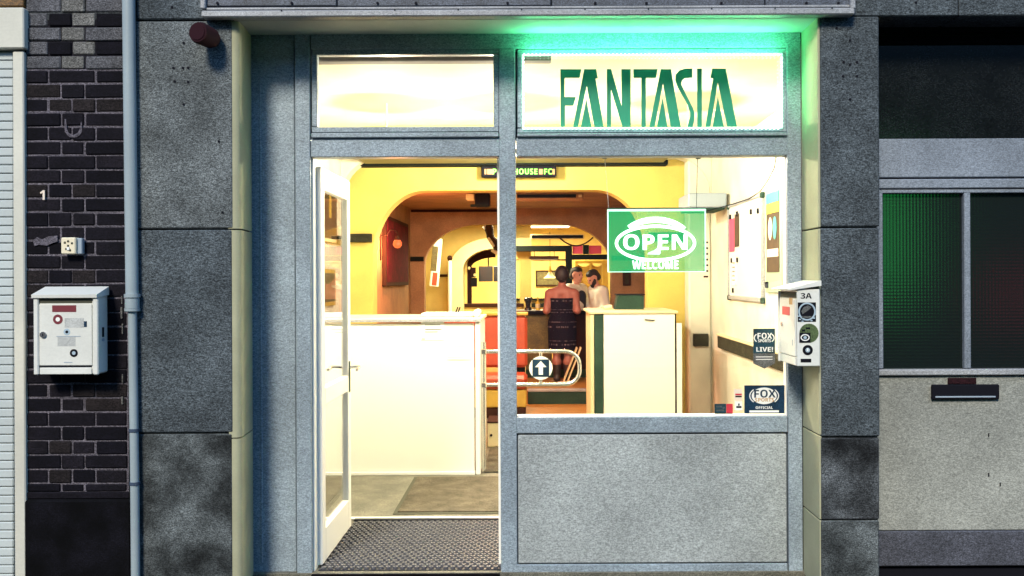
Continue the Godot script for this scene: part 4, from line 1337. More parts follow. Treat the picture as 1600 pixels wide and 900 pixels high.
	var bc := thing("menu_cards", "pair of pale folding boards leaning beside bar foot", "board")
	for k in 2:
		part(bc, "board", box(Vector3(0.02, 0.5, 0.18), 0.004), M.plaster_pale, Vector3(wx(890 + k * 6, 8.3), 0.44, -8.2), Vector3(0, 0, -0.38))
	part(bc, "foot", box(Vector3(0.18, 0.015, 0.14), 0.004), M.white, Vector3(wx(880, 8.3), 0.20, -8.15), Vector3(0, 0, 0.15))
	# beams, panels behind the bar
	var bm := thing("ceiling_beam", "dark wooden beam across the ceiling of bar room", "beam")
	boxw(bm, "beam", Vector3(wx(806, 11), wy(393, 11), -11.1), Vector3(wx(888, 11), wy(384, 11), -11.0), M.dark_beam, 0.006)
	boxw(bm, "post", Vector3(wx(884, 11), 0.181, -11.1), Vector3(wx(894, 11), wy(384, 11), -11.001), M.dark_beam, 0.006)
	boxw(bm, "beam", Vector3(wx(894, 11), wy(406, 11), -11.1), Vector3(wx(962, 11), wy(398, 11), -11.0), M.dark_beam, 0.006)
	for q in [[895, 911], [921, 940]]:
		boxw(bm, "magenta_panel", Vector3(wx(q[0], 11), wy(397, 11), -11.08), Vector3(wx(q[1], 11), wy(384, 11), -11.02), M.magenta, 0.003)
	boxw(bm, "beam_block", Vector3(wx(911.5, 11), wy(397.5, 11), -11.08), Vector3(wx(920.5, 11), wy(383, 11), -11.01), M.dark_beam, 0.003)
	var vs := thing("ceiling_vent", "long dark vent slot above the bar room beam", "vent")
	slab(vs, "frame", 829, 366, 913, 373.5, 10.6, 0.05, M.plaster_pale, 0.004)
	slab(vs, "slot", 831, 367.4, 911, 372.2, 10.597, 0.01, M.black, 0.0)
	var cab := thing("hanging_cable", "dark cable sagging below the ceiling behind second arch", "cable")
	var sag: Array = []
	for k in 15:
		var f := k / 14.0
		sag.append(at(873 + 54 * f, 370 + 55 * f * (1 - f) + 0.5 * f, 10.4))
	part(cab, "cable", tube(sag, 0.012, 8), M.wood_dark)
	# lamps of bar room
	var tl := thing("strip_light_fitting", "unlit dark strip light fitting hanging over the bar", "lamp")
	slab(tl, "fitting", 827, 400, 873, 404.4, 11.6, 0.14, M.wood_dark, 0.006)
	slab(tl, "tube", 829, 404.6, 871, 406.4, 11.65, 0.03, M.white, 0.004)
	for x in [835, 866]:
		slab(tl, "rod", x - 0.5, 385, x + 0.5, 400, 11.66, 0.012, M.black, 0.0)
	var pl := thing("pendant_lamp", "cone pendant lamp hanging before the framed painting", "lamp", at(859.5, 432, 12.2))
	part(pl, "shade", lathe([Vector2(0.012, 0.08), Vector2(0.03, 0.07), Vector2(0.06, 0.02), Vector2(0.115, -0.03), Vector2(0.11, -0.03), Vector2(0.05, 0.015), Vector2(0.012, 0.06)], 20), M.plaster_pale)
	part(pl, "socket", lathe([Vector2(0, 0.19), Vector2(0.02, 0.19), Vector2(0.028, 0.08), Vector2(0, 0.08)], 14), M.wood_gold)
	part(pl, "bulb", lathe([Vector2(0, -0.03), Vector2(0.025, -0.02), Vector2(0.03, 0.0), Vector2(0.015, 0.03), Vector2(0, 0.03)], 14), M.bulb_warm)
	part(pl, "cord", tube([Vector3(0, 0.19, 0), Vector3(0, 0.8, 0)], 0.006, 6), M.black)
	omni(pl, Vector3(0, -0.04, 0), Color(1.0, 0.82, 0.42), 0.5, 0.03)
	ceiling_lamp("flat ceiling lamp hidden above the bar in far room", 0.0, 12.6, 2.6, 1.4, 0.4, 14.0, Color(1.0, 0.88, 0.50))
	ceiling_lamp("flat ceiling lamp just behind the second arch", -0.6, 10.6, 2.6, 1.0, 0.3, 8.0, Color(1.0, 0.88, 0.50))
	# painting and back wall shelves
	picture("framed_painting", "wide framed painting on the yellow wall behind bar", "picture", Vector3(wx(837, 13.95), wy(447.5, 13.95), -13.995), Vector3(wx(883, 13.95), wy(422.5, 13.95), -13.95), M.wood_dark, M.picture_print)
	var sh := thing("back_shelf", "long dark shelf line on the yellow wall behind bar", "shelf")
	boxw(sh, "board", Vector3(wx(806, 13.8), wy(469, 13.8), -13.998), Vector3(wx(884, 13.8), wy(466.5, 13.8), -13.8), M.dark_beam, 0.003)
	boxw(sh, "lower_board", Vector3(wx(806, 13.8), wy(480, 13.8), -13.998), Vector3(wx(884, 13.8), wy(474, 13.8), -13.75), M.dark_beam, 0.003)
	var wl := thing("picture_rail", "thin dark picture rail high on the back wall", "rail")
	boxw(wl, "rail", Vector3(wx(806, 13.9), wy(406.2, 13.9), -13.999), Vector3(wx(884, 13.9), wy(405, 13.9), -13.96), M.dark_beam, 0.002)
	var gd := thing("ornate_doorway", "golden carved doorway frame behind the two men", "doorway")
	d = 12.6
	boxw(gd, "lintel", Vector3(wx(898, d), wy(411.5, d), -12.8), Vector3(wx(950, d), wy(407, d), -12.6), M.wood_gold, 0.006)
	boxw(gd, "post", Vector3(wx(898, d), 0.181, -12.8), Vector3(wx(903, d), wy(411.8, d), -12.6), M.wood_gold, 0.006)
	boxw(gd, "post", Vector3(wx(922, d), wy(470, d), -12.79), Vector3(wx(926, d), wy(411.8, d), -12.61), M.wood_gold, 0.006)
	boxw(gd, "post", Vector3(wx(941, d), 0.181, -12.8), Vector3(wx(950, d), wy(411.8, d), -12.6), M.wood_gold, 0.006)
	for q in [[903.4, 921.6], [926.4, 940.6]]:
		var pts := PackedVector2Array([Vector2(wx(q[0], d), 0.19), Vector2(wx(q[0], d), wy(420, d))])
		for k in 9:
			var f := k / 8.0
			pts.append(Vector2(wx(lerpf(q[0], q[1], f), d), wy(414 + 3.2 * sin(PI * f) , d)))
		pts.append(Vector2(wx(q[1], d), 0.19))
		part(gd, "carved_panel", prism(pts, -12.72, -12.68), M.wood_gold)
	# things left of the bar: tilted frame, pole, screens, ornament
	var tf := thing("tilted_frame", "pale tilted frame hanging on wall left of hatch", "picture", at(681, 410, 11.2))
	part(tf, "frame", box(Vector3(0.16, 0.82, 0.05), 0.01), M.white, Vector3.ZERO, Vector3(0, 0.5, -0.10))
	part(tf, "print", box(Vector3(0.10, 0.42, 0.01), 0.0), M.bar_front, Vector3(-0.02, 0.06, 0.035), Vector3(0, 0.5, -0.10))
	part(tf, "lower_print", box(Vector3(0.09, 0.22, 0.01), 0.0), M.leather_red, Vector3(-0.02, -0.28, 0.035), Vector3(0, 0.5, -0.10))
	var po := thing("white_pole", "slim white pole standing left of the serving hatch", "pole", Vector3(wx(703, 11.4), 0.18, -11.4))
	part(po, "shaft", tube([Vector3(0, 0.02, 0), Vector3(0, 1.75, 0)], 0.035, 14), M.white)
	part(po, "knob", lathe([Vector2(0, 1.75), Vector2(0.03, 1.75), Vector2(0.05, 1.79), Vector2(0.03, 1.83), Vector2(0, 1.84)], 14), M.wood_dark)
	part(po, "base", lathe([Vector2(0, 0), Vector2(0.11, 0), Vector2(0.11, 0.02), Vector2(0, 0.03)], 18), M.wood_dark)
	var tv := thing("wall_screen", "black screens hanging in the serving hatch", "screen")
	d = 12.5
	slab(tv, "screen", 748, 416, 770, 440, d, 0.06, M.screen_black, 0.006)
	slab(tv, "screen", 771, 416, 800, 440, d - 0.02, 0.06, M.screen_black, 0.006)
	slab(tv, "bracket", 762, 400, 764, 416, d + 0.02, 0.03, M.black, 0.003)
	var bx := thing("till_box", "small black box with pale knobs on hatch edge", "box")
	slab(bx, "box", 735, 434, 745, 448, 11.95, 0.12, M.black, 0.006)
	slab(bx, "upper_box", 735, 418, 743, 433.6, 11.96, 0.1, M.maroon, 0.006)
	for q in [[733, 419], [742, 429.5]]:
		part(bx, "knob", lathe([Vector2(0, -0.03), Vector2(0.024, -0.015), Vector2(0.024, 0.015), Vector2(0, 0.03)], 12), M.plaster_pale, at(q[0], q[1], 11.9))
	var orn := thing("hanging_ornament", "brown and cream carved ornament hanging from the arch", "ornament", at(766, 352, 10.3))
	var ocore := [[Vector3(-0.02, -0.05, 0), Vector3(0.0, -0.16, 0), 0.075, 0.06], [Vector3(0.0, -0.2, 0.0), Vector3(0.12, -0.32, 0), 0.05, 0.08], [Vector3(0.1, -0.3, 0), Vector3(0.13, -0.42, 0), 0.07, 0.05]]
	part(orn, "body", nets_mesh(ocore, 0.018, 0.04), M.ornament_brown)
	part(orn, "horn", tube([Vector3(-0.07, 0.0, 0.02), Vector3(-0.10, -0.03, 0.04), Vector3(-0.09, -0.07, 0.05)], [0.012, 0.02, 0.01], 10), M.white)
	part(orn, "horn", tube([Vector3(-0.03, -0.2, 0.05), Vector3(0.02, -0.28, 0.07), Vector3(0.06, -0.34, 0.08)], [0.02, 0.025, 0.02], 10), M.plaster_pale)
	part(orn, "foot", tube([Vector3(0.02, -0.4, 0.03), Vector3(0.10, -0.44, 0.04), Vector3(0.2, -0.43, 0.03)], [0.02, 0.035, 0.02], 10), M.plaster_pale)
	part(orn, "cord", tube([Vector3(0.0, 0.03, 0), Vector3(0.0, 0.14, 0)], 0.006, 6), M.black)
	picture("framed_notice", "small olive framed notice on ochre wall below sign", "picture", Vector3(wx(973, 9.69), wy(447, 9.69), -9.69), Vector3(wx(985, 9.69), wy(422, 9.69), -9.66), M.wood_dark, M.trim_olive)

# ------------------------------------------------------------------ people (local: feet at origin, facing +z)
func hand(st: SurfaceTool, wrist: Vector3, dir: Vector3, palm_n: Vector3, thumb_side: Vector3, curl: float) -> void:
	var d := dir.normalized()
	var t := thumb_side.normalized()
	var n := palm_n.normalized()
	var b := [[wrist, wrist + d * 0.075, 0.022, 0.026], [wrist + d * 0.04 + t * 0.016, wrist + d * 0.08 + t * 0.022, 0.016, 0.013], [wrist + d * 0.04 - t * 0.016, wrist + d * 0.075 - t * 0.024, 0.016, 0.012]]
	var lens := [0.068, 0.076, 0.070, 0.055]
	for k in 4:
		var root := wrist + d * 0.078 + t * (0.027 - 0.018 * k)
		var d1 := (d + n * curl * 0.5).normalized()
		var d2 := (d + n * curl * 1.4).normalized()
		var kn: Vector3 = root + d1 * lens[k] * 0.5
		b.append([root, kn, 0.0088, 0.008])
		b.append([kn, kn + d2 * lens[k] * 0.5, 0.008, 0.0066])
	var tr := wrist + d * 0.025 + t * 0.026
	var tk := tr + (d * 0.6 + t * 0.8).normalized() * 0.036
	b.append([tr, tk, 0.0115, 0.0095])
	b.append([tk, tk + (d * 0.85 + t * 0.3 + n * 0.4).normalized() * 0.032, 0.0095, 0.0075])
	nets(st, b, 0.006, 0.006)

func head_bones(c: Vector3, tilt: Basis) -> Array:
	var f := func(x: float, y: float, z: float) -> Vector3: return c + tilt * Vector3(x, y, z)
	var b := [
		[f.call(0, 0.03, -0.015), f.call(0, 0.045, 0.005), 0.082, 0.080],
		[f.call(0, -0.03, 0.02), f.call(0, -0.07, 0.042), 0.066, 0.040],
		[f.call(0, -0.02, 0.06), f.call(0, 0.03, 0.062), 0.034, 0.03],
		[f.call(0, 0.018, 0.088), f.call(0, -0.018, 0.106), 0.009, 0.014],
		[f.call(-0.022, -0.055, 0.078), f.call(0.022, -0.055, 0.078), 0.010, 0.010],
		[f.call(0, -0.09, 0.062), f.call(0, -0.088, 0.06), 0.022, 0.022],
		[f.call(-0.04, 0.03, 0.074), f.call(0.04, 0.03, 0.074), 0.010, 0.010]]
	for s in [-1.0, 1.0]:
		b.append([f.call(s * 0.080, 0.015, -0.005), f.call(s * 0.086, -0.018, -0.002), 0.015, 0.010])
	return b

func eyes(body: Node, c: Vector3, tilt: Basis) -> void:
	for s in [-1.0, 1.0]:
		part(body, "eye", lathe([Vector2(0, -0.011), Vector2(0.008, -0.007), Vector2(0.011, 0), Vector2(0.008, 0.007), Vector2(0, 0.011)], 12), M.hair, c + tilt * Vector3(s * 0.032, 0.012, 0.084))

func shell(rings: Array, n := 28, ripple := 0.0) -> ArrayMesh:
	var st := start()
	for i in rings.size() - 1:
		for k in n:
			var q := []
			for e in [[i, k], [i, k + 1], [i + 1, k + 1], [i + 1, k]]:
				var r: Array = rings[e[0]]
				var a: float = TAU * e[1] / n
				var w: float = 1.0 + ripple * r[5] * sin(a * 7.0 + 1.3)
				q.append([Vector3(r[3] + r[1] * w * sin(a), r[0], r[4] + r[2] * w * cos(a)), Vector3(sin(a) / r[1], 0, cos(a) / r[2]).normalized(), Vector2(float(e[1]) / n, 1.0 - float(e[0]) / (rings.size() - 1))])
			for t in [[0, 1, 2], [0, 2, 3]]:
				var o: Array = t
				if (q[o[0]][0] - q[o[2]][0]).cross(q[o[0]][0] - q[o[1]][0]).dot(q[0][1]) < 0:
					o = [t[0], t[2], t[1]]
				for v in o:
					st.set_normal(q[v][1])
					st.set_uv(q[v][2])
					st.add_vertex(q[v][0])
	return st.commit()

func build_people() -> void:
	# woman at the bar, back to the street
	var w := thing("person", "person in dark strapless patterned dress standing at the bar, back turned", "person", Vector3(wx(878, 8.35), 0.18, -8.35))
	w.rotation.y = PI - 0.12
	var st := start()
	var torso := [
		[Vector3(-0.07, 0.82, 0), Vector3(0.07, 0.82, 0), 0.115, 0.115], [Vector3(0, 0.86, 0), Vector3(0, 1.0, 0), 0.13, 0.112],
		[Vector3(-0.05, 1.02, 0), Vector3(-0.085, 1.18, 0), 0.095, 0.085], [Vector3(0.05, 1.02, 0), Vector3(0.085, 1.18, 0), 0.095, 0.085],
		[Vector3(-0.155, 1.235, 0), Vector3(0.155, 1.235, 0), 0.062, 0.062], [Vector3(-0.07, 1.26, -0.01), Vector3(0.07, 1.26, -0.01), 0.06, 0.06],
		[Vector3(0, 1.26, 0), Vector3(0, 1.40, 0.01), 0.056, 0.05]]
	var arms := [
		[Vector3(-0.185, 1.22, 0), Vector3(-0.215, 0.99, -0.02), 0.056, 0.043], [Vector3(-0.215, 0.99, -0.02), Vector3(-0.20, 0.99, 0.22), 0.042, 0.028],
		[Vector3(0.185, 1.22, 0), Vector3(0.215, 0.99, -0.03), 0.056, 0.043], [Vector3(0.215, 0.99, -0.03), Vector3(0.17, 1.0, 0.21), 0.042, 0.028]]
	var legs := []
	for s in [-1.0, 1.0]:
		legs.append([Vector3(s * 0.085, 0.78, 0), Vector3(s * 0.08, 0.43, 0.01), 0.088, 0.055])
		legs.append([Vector3(s * 0.08, 0.43, 0.0), Vector3(s * 0.078, 0.28, -0.015), 0.05, 0.054])
		legs.append([Vector3(s * 0.078, 0.28, -0.015), Vector3(s * 0.075, 0.07, 0), 0.054, 0.034])
		legs.append([Vector3(s * 0.075, 0.05, 0), Vector3(s * 0.085, 0.035, 0.12), 0.034, 0.026])
	nets(st, torso + arms + legs, 0.017, 0.045)
	var hc := Vector3(0, 1.472, 0.01)
	nets(st, head_bones(hc, Basis(Vector3.UP, -0.3)) + [[Vector3(0, 1.36, 0.005), hc, 0.048, 0.05]], 0.008, 0.016)
	hand(st, Vector3(-0.20, 0.99, 0.225), Vector3(0.05, -0.05, 1), Vector3.DOWN, Vector3(1, 0, 0), 0.25)
	hand(st, Vector3(0.17, 1.0, 0.215), Vector3(-0.1, -0.05, 1), Vector3.DOWN, Vector3(-1, 0, 0), 0.25)
	var body := part(w, "body", st.commit(), M.skin_woman)
	eyes(w, hc, Basis(Vector3.UP, -0.3))
	part(w, "dress", shell([[1.165, 0.182, 0.128, 0, 0, 0.0], [1.10, 0.172, 0.126, 0, 0, 0.1], [1.0, 0.158, 0.125, 0, 0, 0.1], [0.93, 0.165, 0.135, 0, 0, 0.2], [0.84, 0.20, 0.155, 0, 0, 0.3], [0.70, 0.20, 0.158, 0, 0, 0.6], [0.56, 0.192, 0.152, 0, 0, 0.9], [0.43, 0.186, 0.148, 0, 0, 1.2]], 42, 0.03), M.dress_print)
	part(w, "hair", nets_mesh([[hc + Vector3(0, 0.045, -0.02), hc + Vector3(0, 0.06, -0.005), 0.096, 0.088], [hc + Vector3(-0.02, 0.0, -0.045), hc + Vector3(0.02, 0.0, -0.045), 0.072, 0.072], [hc + Vector3(0, -0.04, -0.04), hc + Vector3(0, -0.07, -0.03), 0.05, 0.035]], 0.01, 0.03), M.hair)
	for s in [-1.0, 1.0]:
		part(w, "boot", nets_mesh([[Vector3(s * 0.078, 0.24, -0.01), Vector3(s * 0.075, 0.07, 0), 0.062, 0.046], [Vector3(s * 0.075, 0.045, -0.03), Vector3(s * 0.086, 0.04, 0.13), 0.044, 0.036]], 0.014, 0.03), M.boots)
	# two men in white shirts behind the bar
	man("person in white shirt and dark vest standing behind the bar, facing sideways", Vector3(wx(899, 10.2), 0.18, -10.2), 0.85, 1.585, 0.0, true)
	man("bearded person in white shirt leaning down over the bar", Vector3(wx(942, 10.05), 0.18, -10.05), -1.15, 1.56, 0.22, false)

func man(label: String, pos: Vector3, turn: float, h: float, lean: float, vest: bool) -> void:
	var t := thing("person", label, "person", pos, "men behind the bar")
	t.rotation.y = turn
	var k := h / 1.7
	var f := func(x: float, y: float, z: float) -> Vector3:
		var v := Vector3(x, y, z) * k
		if y > 0.9:
			v = Vector3(0, 0.9 * k, 0) + Basis(Vector3.RIGHT, lean) * (v - Vector3(0, 0.9 * k, 0))
		return v
	var st := start()
	var hips := [[f.call(-0.075, 0.9, 0), f.call(0.075, 0.9, 0), 0.105, 0.105]]
	var torso := [
		[f.call(0, 0.92, 0), f.call(0, 1.08, 0.01), 0.125, 0.122], [f.call(-0.07, 1.1, 0.01), f.call(-0.10, 1.30, 0), 0.10, 0.095], [f.call(0.07, 1.1, 0.01), f.call(0.10, 1.30, 0), 0.10, 0.095],
		[f.call(-0.17, 1.37, 0), f.call(0.17, 1.37, 0), 0.066, 0.066]]
	var neck := [[f.call(0, 1.38, 0), f.call(0, 1.50, 0.015), 0.058, 0.055]]
	var el: Vector3 = f.call(-0.24, 1.10, 0.02)
	var er: Vector3 = f.call(0.24, 1.10, 0.02)
	var wl: Vector3 = f.call(-0.20, 0.98, 0.22) if lean < 0.1 else f.call(-0.20, 1.0, 0.27)
	var wr: Vector3 = f.call(0.19, 0.98, 0.22) if lean < 0.1 else f.call(0.17, 1.0, 0.27)
	var upper := [[f.call(-0.20, 1.35, 0), el, 0.062, 0.05], [f.call(0.20, 1.35, 0), er, 0.062, 0.05]]
	var fore := [[el, wl, 0.045, 0.031], [er, wr, 0.045, 0.031]]
	var legs := []
	for s in [-1.0, 1.0]:
		legs.append([f.call(s * 0.09, 0.86, 0), f.call(s * 0.095, 0.48, 0.015), 0.092, 0.062])
		legs.append([f.call(s * 0.095, 0.48, 0.01), f.call(s * 0.09, 0.09, -0.01), 0.06, 0.04])
		legs.append([f.call(s * 0.09, 0.055, -0.01), f.call(s * 0.1, 0.04, 0.14), 0.04, 0.032])
	nets(st, hips + torso + neck + upper + fore + legs, 0.019, 0.045)
	var hc: Vector3 = f.call(0, 1.585, 0.03)
	var tilt := Basis(Vector3.RIGHT, lean * 2.2)
	nets(st, head_bones(hc, tilt) + [[f.call(0, 1.47, 0.01), hc, 0.05, 0.05]], 0.009, 0.016)
	hand(st, wl, (wl - el), Vector3.DOWN, Vector3(1, 0, 0), 0.3)
	hand(st, wr, (wr - er), Vector3.DOWN, Vector3(-1, 0, 0), 0.3)
	part(t, "body", st.commit(), M.skin_man)
	eyes(t, hc, tilt)
	part(t, "shirt", nets_mesh(grown(torso + upper, 0.014) + grown([[el, el.lerp(wl, 0.85), 0.045, 0.034], [er, er.lerp(wr, 0.85), 0.045, 0.034]], 0.012), 0.019, 0.045), M.shirt)
	part(t, "collar", tube([f.call(-0.05, 1.44, -0.03), f.call(-0.062, 1.435, 0.02), f.call(-0.02, 1.415, 0.07), f.call(0.02, 1.415, 0.07), f.call(0.062, 1.435, 0.02), f.call(0.05, 1.44, -0.03)], 0.02, 8), M.shirt)
	part(t, "trousers", nets_mesh(grown(hips + [legs[0], legs[1], legs[3], legs[4]], 0.014), 0.02, 0.045), M.vest)
	for s in [2, 5]:
		part(t, "shoe", nets_mesh(grown([legs[s]], 0.012), 0.016, 0.02), M.boots)
	if vest:
		part(t, "vest", nets_mesh(grown([[f.call(0.045, 1.0, 0.03), f.call(0.055, 1.24, 0.04), 0.10, 0.095], [f.call(-0.03, 1.0, 0.0), f.call(-0.03, 1.15, 0.0), 0.11, 0.11]], 0.015), 0.018, 0.04), M.vest)
	else:
		part(t, "beard", nets_mesh([[hc + tilt * Vector3(-0.04, -0.055, 0.045), hc + tilt * Vector3(0, -0.092, 0.07), 0.030, 0.03], [hc + tilt * Vector3(0.04, -0.055, 0.045), hc + tilt * Vector3(0, -0.092, 0.07), 0.030, 0.03], [hc + tilt * Vector3(0.055, -0.01, 0.02), hc + tilt * Vector3(0.045, -0.05, 0.04), 0.024, 0.03], [hc + tilt * Vector3(-0.055, -0.01, 0.02), hc + tilt * Vector3(-0.045, -0.05, 0.04), 0.024, 0.03]], 0.01, 0.015), M.hair)
	part(t, "hair", nets_mesh([[hc + tilt * Vector3(0, 0.06, -0.03), hc + tilt * Vector3(0, 0.072, 0.0), 0.084, 0.078], [hc + tilt * Vector3(-0.03, 0.0, -0.055), hc + tilt * Vector3(0.03, 0.0, -0.055), 0.06, 0.06], [hc + tilt * Vector3(-0.03, 0.09, 0.045), hc + tilt * Vector3(0.03, 0.09, 0.045), 0.035, 0.035]], 0.01, 0.025), M.hair)

# ------------------------------------------------------------------ things on and behind the window
func txt(parent: Node3D, called: String, t: String, px: float, py: float, d: float, hpx: float, m: Material, squeeze := 1.0) -> MeshInstance3D:
	var o := part(parent, called, words(t, hpx / sc(d), 0.0015), m, at(px, py, d) - origin_of(parent))
	o.scale = Vector3(squeeze, 1, 1)
	return o

func ring(cx: float, cy: float, rx: float, ry: float, r: float, n := 48, a0 := 0.0, a1 := TAU) -> ArrayMesh:
	var path: Array = []
	var full := is_equal_approx(a1 - a0, TAU)
	for k in (n if full else n + 1):
		var a := a0 + (a1 - a0) * k / n
		path.append(Vector3(cx + rx * cos(a), cy + ry * sin(a), 0))
	return tube(path, r, 8, full)

func build_window_things() -> void:
	# hanging OPEN sign
	var d := 0.46
	var c := at(1026, 377, d)
	var s := sc(d)
	var t := thing("open_sign", "green edge lit acrylic sign reading open and welcome in window", "sign", c)
	part(t, "acrylic_panel", box(Vector3(150 / s, 94 / s, 0.008), 0.0), M.acrylic)
	part(t, "lit_edge", box(Vector3(154 / s, 3.6 / s, 0.016), 0.003), M.led_edge, Vector3(0, 48.6 / s, 0))
	part(t, "lit_edge", box(Vector3(154 / s, 1.2 / s, 0.010), 0.001), M.led_edge, Vector3(0, -47.6 / s, 0))
	for q in [-1.0, 1.0]:
		part(t, "lit_edge", box(Vector3(2.0 / s, 94 / s, 0.010), 0.001), M.led_edge, Vector3(q * 76 / s, 0, 0))
	part(t, "top_channel", box(Vector3(154 / s, 1.6 / s, 0.022), 0.002), M.trim_green, Vector3(0, 51.6 / s, 0))
	var ov := part(t, "oval_ring", ring(0, 0, 61 / s, 26.5 / s, 2.3 / s), M.led_white, Vector3(-2 / s, -3 / s, 0.006))
	ov.scale.z = 0.35
	var word := part(t, "open_word", words("OPEN", 25 / s, 0.006), M.led_white, Vector3(-2 / s, -2 / s, 0.006))
	word.scale = Vector3(1.12, 0.95, 1)
	var arc := PackedVector2Array()
	for k in 17:
		var f := k / 16.0
		var a := lerpf(2.42, 0.62, f)
		arc.append(Vector2(58 / s * cos(a), (-2 + 40.0 * sin(a)) / s))
	for k in 17:
		var f := k / 16.0
		var a := lerpf(0.62, 2.42, f)
		arc.append(Vector2(52 / s * cos(a), (-1 + 30.0 * sin(a)) / s))
	part(t, "arched_lettering", prism(arc, 0.003, 0.009), M.led_white, Vector3(-2 / s, 0, 0))
	var wl := part(t, "welcome_word", words("WELCOME", 13 / s, 0.006), M.led_white, Vector3(-2 / s, -37 / s, 0.006))
	wl.scale = Vector3(0.82, 1, 1)
	var boot := PackedVector2Array()
	for q in [[-4, -7], [1, -7], [1, -19], [-1, -21], [-20, -20.5], [-18, -17.5], [-9, -14], [-4, -10]]:
		boot.append(Vector2(q[0] / s, q[1] / s))
	part(t, "lit_symbol", prism(boot, 0.003, 0.0075), M.led_edge, Vector3(5 / s, 0, 0))
	area(t, "sign_light", Vector3(0, 0, 0.02), Vector3(0, 0, 1), Vector2(0.5, 0.3), Color(0.35, 1.0, 0.6), 0.03)
	var wr := thing("hanging_wire", "left thin wire holding the open sign", "wire", Vector3.ZERO, "wires of the open sign")
	part(wr, "wire", tube([at(945, 246, 0.42), at(951, 325, 0.46)], 0.0018, 6), M.aluminium)
	part(wr, "hook", box(Vector3(0.028, 0.012, 0.02), 0.003), M.trim_green, at(945, 246.5, 0.42))
	var wr2 := thing("hanging_wire", "right thin wire holding the open sign", "wire", Vector3.ZERO, "wires of the open sign")
	part(wr2, "wire", tube([at(1090, 246, 0.42), at(1088, 325, 0.46)], 0.0018, 6), M.trim_green)
	part(wr2, "hook", box(Vector3(0.028, 0.012, 0.02), 0.003), M.trim_green, at(1091, 246.5, 0.42))
	var cb := thing("power_cable", "thin black power cable curving from window top to sign", "cable")
	var pth: Array = []
	for q in [[1213, 244], [1210, 262], [1201, 280], [1188, 299], [1170, 311], [1145, 319], [1118, 326], [1103, 330]]:
		pth.append(at(q[0], q[1], 0.47))
	part(cb, "cable", tube(pth, 0.003, 6), M.black)
	# stickers on the window glass (outer face of the pane)
	d = 0.3485
	var s1 := thing("pennant_sticker", "tall blue and grey pennant sticker on window near mailbox", "sticker")
	slab(s1, "blue_field", 1177, 513.5, 1211, 552, d, 0.001, M.sticker_teal, 0.0)
	var pn := PackedVector2Array()
	for q in [[1177, 552.4], [1211, 552.4], [1211, 568], [1194, 576], [1177, 568]]:
		var w := at(q[0], q[1], d)
		pn.append(Vector2(w.x, w.y))
	part(s1, "grey_tip", prism(pn, -d - 0.001, -d), M.sticker_grey)
	txt(s1, "print_text", "FOX", 1194.5, 525, d - 0.001, 9, M.white)
	txt(s1, "print_text", "SPORTS", 1194.5, 532.5, d - 0.001, 4.5, M.white, 0.9)
	txt(s1, "print_text", "LIVE!", 1194.5, 546, d - 0.001, 7, M.white, 1.2)
	for q in [-1.0, 1.0]:
		var a := part(s1, "print_bracket", ring(0, 0, 15.5 / sc(d), 9 / sc(d), 0.8 / sc(d), 12, -0.7 if q > 0 else PI - 0.7, 0.7 if q > 0 else PI + 0.7), M.white, at(1194, 528, d - 0.0005))
		a.scale.z = 0.2
	for y in [557, 561]:
		slab(s1, "print_line", 1181, y, 1207, y + 1.2, d - 0.0006, 0.0005, M.white, 0.0)
	var s2 := thing("window_sticker", "wide blue sticker with white oval in lower window corner", "sticker")
	slab(s2, "blue_field", 1163, 602, 1226, 646, d, 0.001, M.sticker_blue, 0.0)
	var el := PackedVector2Array()
	for k in 32:
		var w := at(1194 + 19.5 * cos(TAU * k / 32), 618.5 + 13 * sin(TAU * k / 32), d)
		el.append(Vector2(w.x, w.y))
	part(s2, "white_oval", prism(el, -d + 0.0002, -d + 0.001), M.white)
	txt(s2, "print_text", "FOX", 1194.5, 615.5, d - 0.0015, 12, M.sticker_blue, 1.1)
	txt(s2, "print_text", "SPORTS", 1194.5, 624.8, d - 0.0015, 5.5, M.orange_label, 1.1)
	for q in [-1.0, 1.0]:
		var a := part(s2, "print_bracket", ring(0, 0, 22.5 / sc(d), 14 / sc(d), 0.8 / sc(d), 12, -0.75 if q > 0 else PI - 0.75, 0.75 if q > 0 else PI + 0.75), M.white, at(1194, 618.5, d - 0.0005))
		a.scale.z = 0.2
	txt(s2, "print_text", "OFFICIAL", 1194, 637, d - 0.001, 4, M.white, 1.1)
	slab(s2, "print_line", 1171, 641.2, 1217, 644.4, d - 0.0006, 0.0005, M.white, 0.0)
	var s3 := thing("card_sticker", "small teal and red payment sticker low on window", "sticker")
	slab(s3, "teal_field", 1116.5, 631, 1134.6, 646.6, d, 0.001, M.sticker_teal, 0.0)
	slab(s3, "red_field", 1135, 631, 1145, 646.6, d, 0.001, M.red_label, 0.0)
	for q in [[1119, 634, 1128], [1119, 640, 1131], [1129, 636, 1133]]:
		slab(s3, "print_line", q[0], q[1], q[2], q[1] + 2.4, d - 0.0006, 0.0005, M.sticker_grey, 0.0)
	slab(s3, "print_line", 1117, 645, 1144, 646.4, d - 0.0006, 0.0005, M.black, 0.0)
	var s4 := thing("card_sticker", "tiny pale sticker with red stripe beside the blue one", "sticker")
	slab(s4, "pale_field", 1147, 608, 1160, 626, d, 0.001, M.sticker_pale, 0.0)
	slab(s4, "red_stripe", 1149, 615, 1159, 617.6, d - 0.0006, 0.0005, M.red_label, 0.0)
	slab(s4, "red_stripe", 1149, 618.4, 1159, 620.8, d - 0.0006, 0.0005, M.maroon, 0.0)
	var s5 := thing("card_sticker", "tiny clear sticker with dark mark below red striped one", "sticker")
	slab(s5, "clear_field", 1148, 627, 1160, 641, d, 0.001, M.white, 0.0)
	slab(s5, "dark_mark", 1150.5, 634.5, 1158.5, 637.5, d - 0.0006, 0.0005, M.black, 0.0)
